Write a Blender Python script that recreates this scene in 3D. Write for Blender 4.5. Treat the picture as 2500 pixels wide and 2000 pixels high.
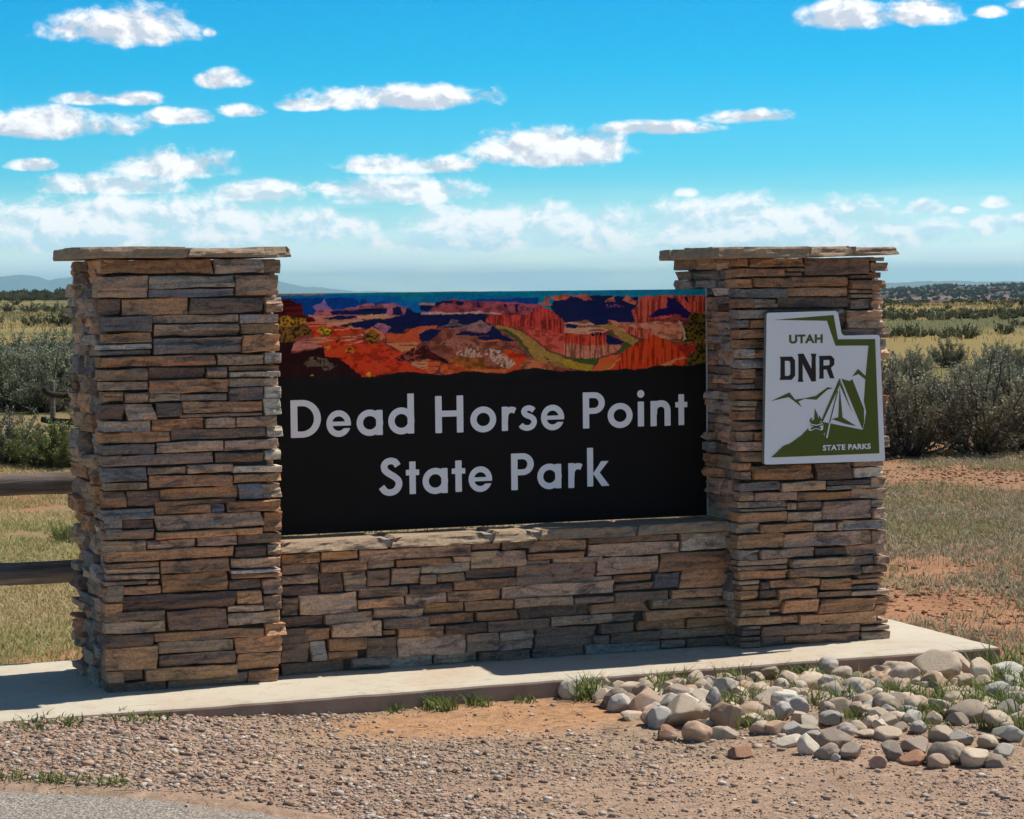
import bpy, bmesh, math, random
import numpy as np
from mathutils import Vector, Matrix, geometry
for o in list(bpy.data.objects): bpy.data.objects.remove(o)
SC = bpy.context.scene
COL = SC.collection
R = math.radians
# ------------------------------------------------------------------ camera
CAM = np.array([-1.8053, -9.3873, 1.6]); YAW, PITCH, ROLL, FPX = -0.36039, 0.051588, -0.010459, 5829.55
_cy, _sy, _cp, _sp = math.cos(YAW), math.sin(YAW), math.cos(PITCH), math.sin(PITCH)
FW = Vector((-_sy*_cp, _cy*_cp, -_sp)); RT = Vector((_cy, _sy, 0)); UP = RT.cross(FW)
R2 = math.cos(ROLL)*RT + math.sin(ROLL)*UP; U2 = -math.sin(ROLL)*RT + math.cos(ROLL)*UP
cam = bpy.data.cameras.new('camera'); cam.lens = 36*FPX/2500; cam.sensor_width = 36; cam.clip_end = 120000; cam.clip_start = .1
camo = bpy.data.objects.new('camera', cam); COL.objects.link(camo)
M = Matrix.Identity(4)
for i in range(3):
    M[i][0] = R2[i]; M[i][1] = U2[i]; M[i][2] = -FW[i]; M[i][3] = CAM[i]
camo.matrix_world = M
SC.camera = camo
# ------------------------------------------------------------------ sun, sky, exposure
SUN_EL, SUN_SIDE = R(58), R(8.7)
SUNV = Vector((math.cos(SUN_EL)*math.cos(SUN_SIDE), math.cos(SUN_EL)*math.sin(SUN_SIDE), math.sin(SUN_EL)))
sl = bpy.data.lights.new('sun', 'SUN'); sl.energy = 5.0; sl.angle = R(.55); sl.color = (1, .93, .82)
so = bpy.data.objects.new('sun', sl); so.rotation_euler = SUNV.to_track_quat('Z', 'Y').to_euler(); COL.objects.link(so)
SC.view_settings.view_transform = 'Standard'; SC.view_settings.look = 'None'
SC.view_settings.exposure = 0.2; SC.view_settings.gamma = 1.0
CLOUDS=[(0.2028,0.106,0.0318,0.0095),(0.2366,0.1052,0.003,0.0024),(0.2431,0.0855,0.0123,0.0048),(0.1878,0.0777,0.0139,0.0032),(0.2032,0.0779,0.0139,0.0036),(0.1723,0.0669,0.0348,0.0072),(0.1762,0.0704,0.0119,0.0052),(0.2244,0.071,0.0139,0.004),(0.2494,0.0731,0.0099,0.0034),(0.2753,0.0757,0.0119,0.0036),(0.3127,0.0779,0.0428,0.0064),(0.3807,0.0561,0.0354,0.009),(0.3699,0.0578,0.0219,0.009),(0.4213,0.0644,0.0239,0.0034),(0.4607,0.0686,0.0183,0.0036),(0.1628,0.0511,0.009,0.003),(0.2221,0.05,0.0278,0.008),(0.1948,0.0423,0.0318,0.0056),(0.2551,0.0387,0.0239,0.006),(0.3183,0.05,0.0278,0.0052),(0.3181,0.039,0.0378,0.0072),(0.2866,0.0408,0.0119,0.004),(0.4344,0.0377,0.0056,0.0024),(0.1888,0.0277,0.0537,0.0115),(0.2333,0.0259,0.0477,0.0111),(0.2706,0.0242,0.0239,0.0091),(0.143,0.0289,0.0259,0.0103),(0.2942,0.0246,0.0139,0.0052),(0.3556,0.0236,0.0398,0.0115),(0.3973,0.0216,0.0338,0.0103),(0.4447,0.0234,0.0497,0.0123),(0.484,0.0217,0.0457,0.0119),(0.519,0.0193,0.0259,0.008),(0.3456,0.0189,0.0597,0.0068),(0.4643,0.0168,0.0835,0.0064),(0.1983,0.0198,0.0835,0.0064),(0.5037,0.108,0.0219,0.0072),(0.5307,0.1092,0.0189,0.0072),(0.5584,0.1087,0.007,0.0028),(0.5707,0.1117,0.006,0.0024),(0.5325,0.03,0.0084,0.004),(0.5463,0.029,0.004,0.0018),(0.5608,0.0318,0.0064,0.0032),(0.5584,0.0218,0.0076,0.0048),(0.5707,0.0236,0.005,0.0036)]
AZ0 = math.atan2(FW.x, FW.y)
w = bpy.data.worlds.new('World'); SC.world = w; w.use_nodes = True
nt = w.node_tree; nt.nodes.clear()
def N(tree, t, **kw):
    n = tree.nodes.new(t)
    for k, v in kw.items():
        if k == 'inp':
            for a, b in v.items():
                if hasattr(b, 'is_output') or isinstance(b, bpy.types.NodeSocket): tree.links.new(b, n.inputs[a])
                else: n.inputs[a].default_value = b
        else: setattr(n, k, v)
    return n
def mth(tree, op, a, b=None, c=None, clamp=False):
    d = {0: a}
    if b is not None: d[1] = b
    if c is not None: d[2] = c
    n = N(tree, 'ShaderNodeMath', operation=op, inp=d); n.use_clamp = clamp
    return n.outputs[0]
def mixc(tree, f, a, b, bt='MIX'):
    n = tree.nodes.new('ShaderNodeMix'); n.data_type = 'RGBA'; n.blend_type = bt
    for i, v in ((0, f), (6, a), (7, b)):
        if isinstance(v, bpy.types.NodeSocket): tree.links.new(v, n.inputs[i])
        else: n.inputs[i].default_value = v if i == 0 else (tuple(v)+(1,))[:4]
    return n.outputs[2]
def ramp(tree, f, stops):
    n = tree.nodes.new('ShaderNodeValToRGB'); e = n.color_ramp.elements
    while len(e) < len(stops): e.new(.5)
    for i, (p, c) in enumerate(stops):
        e[i].position = p; e[i].color = (tuple(c)+(1,))[:4] if not isinstance(c, float) else (c, c, c, 1)
    tree.links.new(f, n.inputs[0]); return n.outputs[0]
def sstep(tree, x, lo, hi):
    n = N(tree, 'ShaderNodeMapRange', interpolation_type='SMOOTHSTEP', inp={0: x, 1: lo, 2: hi, 3: 0.0, 4: 1.0}); return n.outputs[0]
def build_world():
    t = nt
    tc = N(t, 'ShaderNodeTexCoord'); sx = N(t, 'ShaderNodeSeparateXYZ', inp={0: tc.outputs['Generated']})
    X, Y, Zs = sx.outputs
    az = mth(t, 'ARCTAN2', X, Y); el = mth(t, 'ARCSINE', Zs)
    azw = mth(t, 'WRAP', az, AZ0+.262, AZ0-.262)
    sky = N(t, 'ShaderNodeTexSky', sky_type='NISHITA', sun_disc=False, sun_elevation=SUN_EL, sun_rotation=math.pi/2-SUN_SIDE, altitude=1800, air_density=1.0, dust_density=.6, ozone_density=2.0)
    # elevation tint: cyan low down, paling to the horizon; upper sky raised for fill
    e2 = mth(t, 'MULTIPLY', el, 1/.5, clamp=True)
    tint = ramp(t, e2, SKY_TINT)
    skyc = mixc(t, 1.0, sky.outputs[0], tint, 'MULTIPLY')
    st = N(t, 'ShaderNodeVectorMath', operation='SCALE', inp={0: skyc, 'Scale': SKY_STR}).outputs[0]
    cv = N(t, 'ShaderNodeCombineXYZ', inp={0: az, 1: mth(t, 'MULTIPLY', el, 1.5), 2: 0.0}).outputs[0]
    n1 = N(t, 'ShaderNodeTexNoise', noise_dimensions='2D', inp={'Vector': cv, 'Scale': 44.0, 'Detail': 9.0, 'Roughness': .6, 'Distortion': .2}).outputs[0]
    n2 = N(t, 'ShaderNodeTexNoise', noise_dimensions='2D', inp={'Vector': N(t, 'ShaderNodeVectorMath', operation='ADD', inp={0: cv, 1: (.003, .006, 0)}).outputs[0], 'Scale': 44.0, 'Detail': 9.0, 'Roughness': .6, 'Distortion': .2}).outputs[0]
    dmin = dup = None
    for a, e, hw, hh in CLOUDS:
        hw *= 1.04; hh *= 1.12
        du = mth(t, 'MULTIPLY_ADD', azw, 1/hw, -a/hw); dv = mth(t, 'MULTIPLY_ADD', el, 1/hh, -e/hh)
        dq = mth(t, 'MAXIMUM', dv, mth(t, 'MULTIPLY', dv, -1.7))
        du2 = mth(t, 'MULTIPLY', du, du)
        d = mth(t, 'MULTIPLY_ADD', dq, dq, du2)
        dvs = mth(t, 'SUBTRACT', dv, .75); u = mth(t, 'MULTIPLY_ADD', dvs, dvs, du2)
        dmin = d if dmin is None else mth(t, 'SMOOTH_MIN', dmin, d, .05)
        dup = u if dup is None else mth(t, 'MINIMUM', dup, u)
    n3 = N(t, 'ShaderNodeTexNoise', noise_dimensions='2D', inp={'Vector': cv, 'Scale': 170.0, 'Detail': 5.0, 'Roughness': .6, 'Distortion': .3}).outputs[0]
    dens = mth(t, 'MULTIPLY_ADD', mth(t, 'SUBTRACT', n1, .5), 2.9, mth(t, 'SUBTRACT', 1.12, dmin)); dens = mth(t, 'MULTIPLY_ADD', mth(t, 'SUBTRACT', n3, .5), .9, dens)
    alpha = sstep(t, dens, -.12, .95)
    litn = mth(t, 'MULTIPLY', mth(t, 'SUBTRACT', n1, n2), 6.0)
    lit = mth(t, 'ADD', litn, mth(t, 'MULTIPLY_ADD', mth(t, 'SUBTRACT', dup, dmin), -.52, .60), clamp=True)
    near = mixc(t, lit, (.55, .61, .71), (.99, .99, 1.0))
    far = mixc(t, lit, (.60, .84, .95), (1.04, 1.06, 1.08))
    fz = sstep(t, el, .052, .022)
    fz = N(t, 'ShaderNodeMapRange', inp={0: el, 1: .022, 2: .055, 3: 1.0, 4: 0.0}).outputs[0]
    ccol = mixc(t, fz, near, far)
    amax = mth(t, 'MULTIPLY', alpha, N(t, 'ShaderNodeMapRange', inp={0: el, 1: .0, 2: .05, 3: .95, 4: 1.0}).outputs[0])
    # thin bright veil of far cloud low over the horizon
    vn = N(t, 'ShaderNodeTexNoise', noise_dimensions='2D', inp={'Vector': N(t, 'ShaderNodeVectorMath', operation='MULTIPLY', inp={0: cv, 1: (14, 90, 0)}).outputs[0], 'Scale': 1.0, 'Detail': 6.0, 'Roughness': .6}).outputs[0]
    veil = mth(t, 'MULTIPLY', N(t, 'ShaderNodeMapRange', inp={0: el, 1: .006, 2: .042, 3: .9, 4: 0.0}).outputs[0], sstep(t, vn, .22, .62))
    c1 = mixc(t, veil, st, (.84, 1.0, 1.1))
    c2 = mixc(t, amax, c1, ccol)
    # below the horizon line: plain ground-haze tone
    bg = N(t, 'ShaderNodeBackground', inp={0: c2, 1: 1.0})
    out = N(t, 'ShaderNodeOutputWorld'); t.links.new(bg.outputs[0], out.inputs[0])
SKY_STR = .1
SKY_TINT = [(0, (2.2, 2.2, 2.1)), (.02, (1.45, 1.65, 1.65)), (.05, (.58, 1.07, 1.2)), (.10, (.17, .90, 1.16)), (.18, (.015, .81, 1.12)), (.25, (.0, .74, 1.10)), (.45, (.42, .76, .88)), (1, (.60, .72, .74))]
build_world()
w.cycles.sampling_method = 'MANUAL'; w.cycles.sample_map_resolution = 512
SC.cycles.use_denoising = True; SC.cycles.use_adaptive_sampling = True; SC.cycles.adaptive_threshold = .025; SC.cycles.adaptive_min_samples = 16
SC.cycles.max_bounces = 6; SC.cycles.volume_bounces = 0
SC.cycles.sample_clamp_indirect = 6

LP_STONES="""1,61,1666,1725,t 5,460,1664,1724,o 465,666,1664,1722,g 669,743,1663,1721,t -5,192,1570,1657,t 195,548,1606,1656,g 194,546,1570,1603,b 550,728,1571,1658,t 0,85,1504,1566,d 90,359,1501,1567,o 363,668,1503,1566,d 671,742,1506,1566,t 9,208,1435,1498,b 213,564,1466,1499,t 215,564,1412,1463,t 568,728,1460,1499,l 571,728,1418,1458,o 10,207,1389,1430,o -9,206,1365,1387,l -7,206,1343,1362,g 211,572,1343,1409,b 573,728,1346,1415,o -11,72,1296,1337,o -1,465,1295,1337,o 471,661,1293,1337,t 664,736,1295,1342,l -11,185,1240,1289,t -1,189,1203,1239,t 189,422,1244,1290,d 426,509,1245,1290,t 516,728,1269,1291,o 518,728,1244,1268,l 191,513,1187,1241,o 517,724,1206,1242,t 4,89,1157,1199,o 92,188,1153,1196,t 190,318,1154,1188,t 319,510,1153,1182,g 516,658,1154,1206,d 662,735,1159,1205,l -5,90,1090,1151,d 93,212,1084,1149,t 216,322,1092,1152,d 325,657,1102,1150,o 315,656,1087,1101,t 661,734,1087,1157,l 4,195,1039,1083,g 201,415,1038,1083,o 420,541,1041,1083,t 544,717,1042,1085,t 2,69,996,1036,o -11,273,993,1037,o 276,667,1000,1042,d 672,741,998,1043,l 1,213,947,988,b 218,491,949,993,t 496,716,949,993,t -6,80,902,944,t -2,448,902,944,t 454,655,901,943,d 659,728,904,946,l -5,177,841,896,g 5,178,806,837,t 179,338,862,893,t 340,526,864,898,t 529,731,856,885,l 183,525,808,857,o 530,728,815,852,o -1,91,740,804,o 94,229,740,802,d 230,547,758,806,o 205,543,736,757,o 549,650,750,812,b 652,731,748,811,t -8,204,690,734,g 208,432,702,738,o 435,495,701,738,b 499,722,701,745,o 1,73,659,692,g 7,72,614,656,g -5,205,650,687,d -7,204,608,647,t 208,647,638,700,t 207,646,606,636,o 650,729,613,694,o -3,169,560,606,t 172,372,567,603,t 375,538,567,606,t 542,724,568,610,d 10,72,523,558,o 11,526,520,563,o 532,662,516,559,d 666,725,514,562,t 4,221,496,516,o 10,221,472,494,t 8,220,445,469,t -3,169,428,445,t 172,218,422,439,t 224,507,466,515,o 513,718,470,512,t 512,718,449,465,l 512,724,429,447,o -10,226,387,420,o 4,73,362,428,t 229,499,386,463,o 503,641,385,424,d 645,725,358,424,t 1,532,318,382,d 536,642,324,380,o 645,720,295,356,d -3,72,290,356,o -7,239,282,321,d 250,496,230,315,d 498,649,292,322,t 498,719,240,287,t -2,240,233,281,t -1,70,186,232,t -6,192,182,227,d 194,646,190,226,o 649,736,193,240,o -5,204,86,180,o 209,519,140,189,t 211,525,89,138,d 526,722,120,191,o 531,715,57,119,o -1,67,44,86,o 9,149,43,88,d 154,531,37,88,o 2,239,-11,39,d 244,571,-9,48,d 577,705,-1,53,o"""
WALL_STONES="""756,918,466,506,o 926,1086,470,508,o 1093,1588,457,509,t 1592,1722,479,509,d 1727,1868,476,512,d 756,918,417,462,d 925,1126,421,464,o 1129,1247,425,457,t 1254,1502,424,455,o 1507,1584,435,460,t 1586,1718,398,474,t 1704,1837,401,471,t 1856,2121,455,508,t 1845,2107,425,452,o 1831,1950,397,425,t 1962,2193,403,428,t 2128,2561,424,478,t 2129,2552,481,511,d 2568,2811,431,507,l 755,917,376,416,t 920,1020,338,420,d 1025,1123,337,421,t 1127,1227,348,421,d 1232,1352,352,424,t 1359,1581,393,432,g 1434,1563,350,388,t 1358,1429,346,389,t 1567,1793,359,398,d 1798,2161,312,404,t 2169,2458,341,416,t 2465,2811,343,423,o 754,916,328,372,d 1091,1304,303,347,d 1309,1503,308,346,d 1510,1810,311,356,o 2137,2243,315,338,t 2246,2429,307,336,o 2435,2560,269,341,b 2564,2811,264,346,o 753,826,249,327,d 832,1083,246,333,t 1084,1289,258,300,o 1294,1478,263,309,t 1483,1724,265,310,o 1729,2248,264,319,t 2249,2434,268,302,t 2251,2503,221,262,d 2519,2811,221,261,o 1152,1374,211,265,t 1378,1556,220,267,o 1562,1776,218,261,o 1782,2059,222,263,t 2062,2245,222,251,t 2423,2811,178,219,t 752,936,199,242,d 941,1144,202,248,t 1195,1397,167,211,d 1400,1603,171,214,o 1611,1799,172,216,o 1806,2133,174,223,d 2136,2411,175,217,o 967,1185,141,206,t 751,874,135,196,d 853,961,140,190,o 1193,1251,141,164,o 1258,1461,127,168,o 1467,1652,128,171,d 1660,1943,125,172,d 1951,2240,131,174,t 2245,2347,136,170,t 2391,2811,130,172,o 2182,2340,85,131,d 2357,2587,87,133,o 2594,2811,87,127,o 953,1121,88,140,o 950,1082,48,85,o 878,945,48,133,l 750,874,49,130,d 1121,1252,48,134,d 1257,1562,42,128,t 1564,1710,43,123,t 1712,1871,42,123,t 1882,2161,40,128,d 2142,2218,46,85,d 2223,2459,39,87,d 2465,2811,43,87,t 749,1024,-1,49,d 1053,1215,5,50,g 1217,1411,1,48,g 1417,1616,3,46,t 1621,1852,0,43,d 1863,2103,0,41,d 2107,2459,1,42,b 2464,2581,6,40,d 2586,2811,1,43,d"""
RP_STONES="""2786,2840,1673,1712,o 2847,3115,1671,1711,o 3118,3436,1633,1718,d 3439,3513,1693,1720,t 2786,3021,1627,1668,o 3026,3114,1651,1667,t 3026,3114,1632,1649,d 3439,3528,1649,1689,t 3341,3436,1618,1634,d 3439,3506,1617,1646,d 2790,2860,1583,1622,o 2864,3056,1583,1624,o 3060,3334,1584,1628,o 3341,3518,1572,1613,o 2784,3037,1537,1579,b 3041,3336,1540,1581,o 3343,3509,1552,1569,t 3344,3502,1531,1549,t 2784,2863,1491,1534,o 2866,2983,1490,1532,t 2986,3344,1493,1537,d 3348,3448,1484,1527,t 3452,3503,1483,1527,t 2792,2942,1447,1487,g 3280,3315,1447,1481,g 3319,3502,1398,1477,t 2781,2852,1405,1444,g 2856,2928,1405,1443,o 2946,3312,1400,1487,d 2791,2928,1359,1400,o 3294,3502,1364,1394,d 2788,2928,1318,1355,o 2796,2869,1276,1315,l 2871,2928,1275,1313,o 2797,2927,1231,1271,l 2796,2870,1187,1227,o 2874,2927,1140,1225,d 2796,2869,1163,1184,t 2788,2869,1141,1161,g 2795,2927,1094,1135,o 2787,2874,1064,1090,t 2793,2874,1047,1061,t 2787,2874,1004,1044,o 2878,2926,1001,1088,d 2790,2926,958,999,t 2781,2864,914,955,t 2867,2926,913,953,o 2785,2925,868,910,t 2803,2925,819,864,t 2855,3149,737,805,o 3174,3356,724,797,d 3360,3507,779,806,t 3359,3507,730,776,l 2785,2853,782,817,o 2796,2852,741,779,t 2795,2995,691,732,g 2997,3214,683,724,t 3217,3440,703,723,d 3215,3440,681,701,g 3445,3526,683,728,t 2797,2867,650,689,t 2871,3073,644,683,t 3076,3347,638,676,o 3349,3522,636,680,t 2791,3020,618,644,t 2794,3020,601,616,g 3023,3073,601,634,t 3075,3194,596,633,d 3198,3446,551,628,t 3027,3194,547,592,t 3449,3517,596,629,g 3449,3517,546,593,t 2781,3021,556,598,o 2781,2885,507,555,g 2889,3145,505,544,o 3149,3265,501,540,t 3268,3293,500,538,t 3297,3520,498,543,g 2784,3007,438,501,o 3010,3388,434,498,t 3391,3452,430,492,t 3455,3530,429,492,t 2783,2884,389,436,g 2890,3153,392,433,t 3158,3315,392,426,d 3319,3525,384,427,t 2782,3026,365,390,t 2782,3026,343,362,t 3039,3353,346,383,t 3355,3462,338,379,d 3466,3534,339,379,t 2793,3028,300,340,o 3032,3392,298,340,t 3395,3462,301,332,d 3466,3530,298,336,t 2784,2888,281,299,t 2802,2888,254,278,t 2937,3181,256,294,o 2892,2933,256,289,d 3186,3340,236,287,o 3343,3516,250,274,o 3343,3516,227,247,d 3379,3516,278,296,d 2796,2885,214,251,o 2892,2976,215,252,d 2979,3166,207,252,o 3172,3339,202,231,d 3343,3538,202,223,t 2792,2993,172,208,o 2999,3177,144,203,o 3181,3458,134,193,o 3463,3538,158,194,o 2796,2939,138,171,t 2941,2995,151,165,o 2786,2994,100,133,o 2999,3081,97,134,o 3085,3461,83,130,o 3465,3534,100,155,o 2802,2891,83,97,t 2895,3190,44,91,d 3194,3385,40,81,d 3389,3534,67,89,t 3389,3533,42,63,t 2799,2891,53,80,d 3016,3387,3,41,o 2895,3013,5,47,d 3391,3538,-1,39,t 2797,2891,30,50,d 2791,2891,2,28,d 2895,3193,-17,-3,d 3000,3246,860,912,d 3250,3535,860,912,t 3000,3171,916,956,t 3175,3353,916,956,t 3357,3529,916,956,d 3000,3215,960,1010,d 3219,3516,960,1010,d 3000,3282,1014,1053,l 3286,3519,1014,1053,d 3000,3159,1057,1096,l 3163,3326,1057,1096,d 3330,3531,1057,1096,o 3000,3284,1100,1138,d 3288,3518,1100,1138,o 3000,3151,1142,1197,d 3155,3316,1142,1197,t 3320,3524,1142,1197,d 3000,3182,1201,1253,t 3186,3401,1201,1253,o 3405,3515,1201,1253,t 3000,3271,1257,1306,l 3275,3535,1257,1306,t 3000,3287,1310,1348,t 3291,3529,1310,1348,l 3000,3190,1352,1397,g 3194,3358,1352,1397,o 3362,3532,1352,1397,d"""
LETTERS=[('D', 858, 990, 972, 1131), ('e', 1014, 1122, 970, 1083), ('a', 1147, 1263, 970, 1082), ('d', 1288, 1404, 972, 1146), ('H', 1500, 1628, 972, 1132), ('o', 1660, 1779, 969, 1081), ('r', 1805, 1874, 972, 1079), ('s', 1886, 1969, 969, 1081), ('e', 1988, 2097, 968, 1080), ('P', 2186, 2291, 971, 1130), ('o', 2304, 2424, 968, 1079), ('i', 2447, 2482, 972, 1134), ('n', 2511, 2609, 971, 1086), ('t', 2632, 2691, 972, 1110), ('S', 1237, 1347, 710, 875), ('t', 1364, 1424, 714, 854), ('a', 1439, 1553, 710, 823), ('t', 1572, 1634, 715, 851), ('e', 1649, 1757, 711, 822), ('P', 1846, 1952, 712, 872), ('a', 1968, 2081, 710, 822), ('r', 2114, 2183, 711, 822), ('k', 2204, 2311, 714, 885)]
SIGN={'outline': [(108, 1473), (434, 1477), (443, 1474), (448, 1468), (463, 1386), (468, 1374), (478, 1368), (645, 1368), (652, 1366), (655, 1360), (680, 818), (678, 811), (672, 808), (94, 813), (85, 816), (83, 822), (98, 1465), (101, 1471)], 'g1': [(134, 1442), (425, 1459), (446, 1352), (631, 1350), (630, 1315), (599, 1316), (598, 1322), (434, 1324), (392, 1434)], 'g2': [(598, 1322), (631, 1349), (651, 843), (116, 843), (175, 892), (207, 901), (265, 936), (305, 972), (368, 991), (568, 950), (578, 984), (585, 1030), (574, 1076), (582, 1172), (547, 1197), (515, 1186), (545, 1220), (583, 1188)], 'g3': [(462, 1178), (503, 1167), (517, 1175), (574, 1043), (575, 984), (566, 954)], 'g4': [(453, 1181), (459, 1167), (453, 1148), (370, 992), (360, 994)], 'g4b': [(455, 1148), (460, 1165), (517, 1025)], 'g4c': [(441, 1126), (446, 1124), (406, 986), (401, 988)], 'g5': [(453, 1144), (468, 1007), (537, 967), (487, 977), (413, 1002), (447, 1009)], 'g6': [(116, 1089), (207, 1125), (234, 1093), (281, 1097), (335, 1106), (394, 1143), (422, 1137), (394, 1132), (339, 1089), (281, 1094), (250, 1084), (267, 1058), (229, 1086), (203, 1104)], 'fire': [(305, 1005), (317, 1013), (314, 997), (327, 1003), (330, 1052), (344, 1024), (348, 1002), (351, 1021), (364, 1003), (354, 988), (344, 979), (324, 973), (312, 984), (305, 994)], 'w1': [(401, 984), (407, 984), (393, 919), (385, 921)], 'w2': [(379, 945), (376, 938), (382, 927), (373, 938)], 'w3': [(296, 970), (305, 972), (368, 986), (373, 976), (309, 953), (299, 957)], 'w4': [(301, 983), (308, 985), (372, 972), (369, 955), (358, 954), (303, 977)], 'l1': [(309, 967), (368, 982), (370, 978), (311, 957)], 'l2': [(305, 982), (359, 968), (359, 957), (305, 979)], 'D': [(159, 1281), (221, 1281), (235, 1264), (235, 1197), (218, 1179), (158, 1180), (163, 1192), (164, 1272)], 'Dh': [(185, 1263), (206, 1262), (212, 1254), (212, 1205), (204, 1197), (185, 1197)], 'N': [(247, 1292), (277, 1292), (315, 1225), (316, 1278), (312, 1292), (340, 1291), (336, 1275), (337, 1170), (315, 1169), (272, 1248), (272, 1180), (276, 1169), (247, 1170), (251, 1185), (251, 1279)], 'R': [(351, 1281), (412, 1281), (428, 1266), (428, 1242), (411, 1227), (428, 1181), (406, 1181), (389, 1221), (375, 1220), (375, 1187), (377, 1181), (351, 1181), (354, 1189), (354, 1272)], 'Rh': [(375, 1262), (402, 1263), (405, 1256), (405, 1244), (400, 1239), (374, 1238)], 'utah': [(206, 1376), (371, 1334)], 'parks': [(369, 895), (607, 859)]}
UTAH_BOX=[206, 371, 1337, 1376]
PARKS_BOX=[369, 607, 864, 889]
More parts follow.
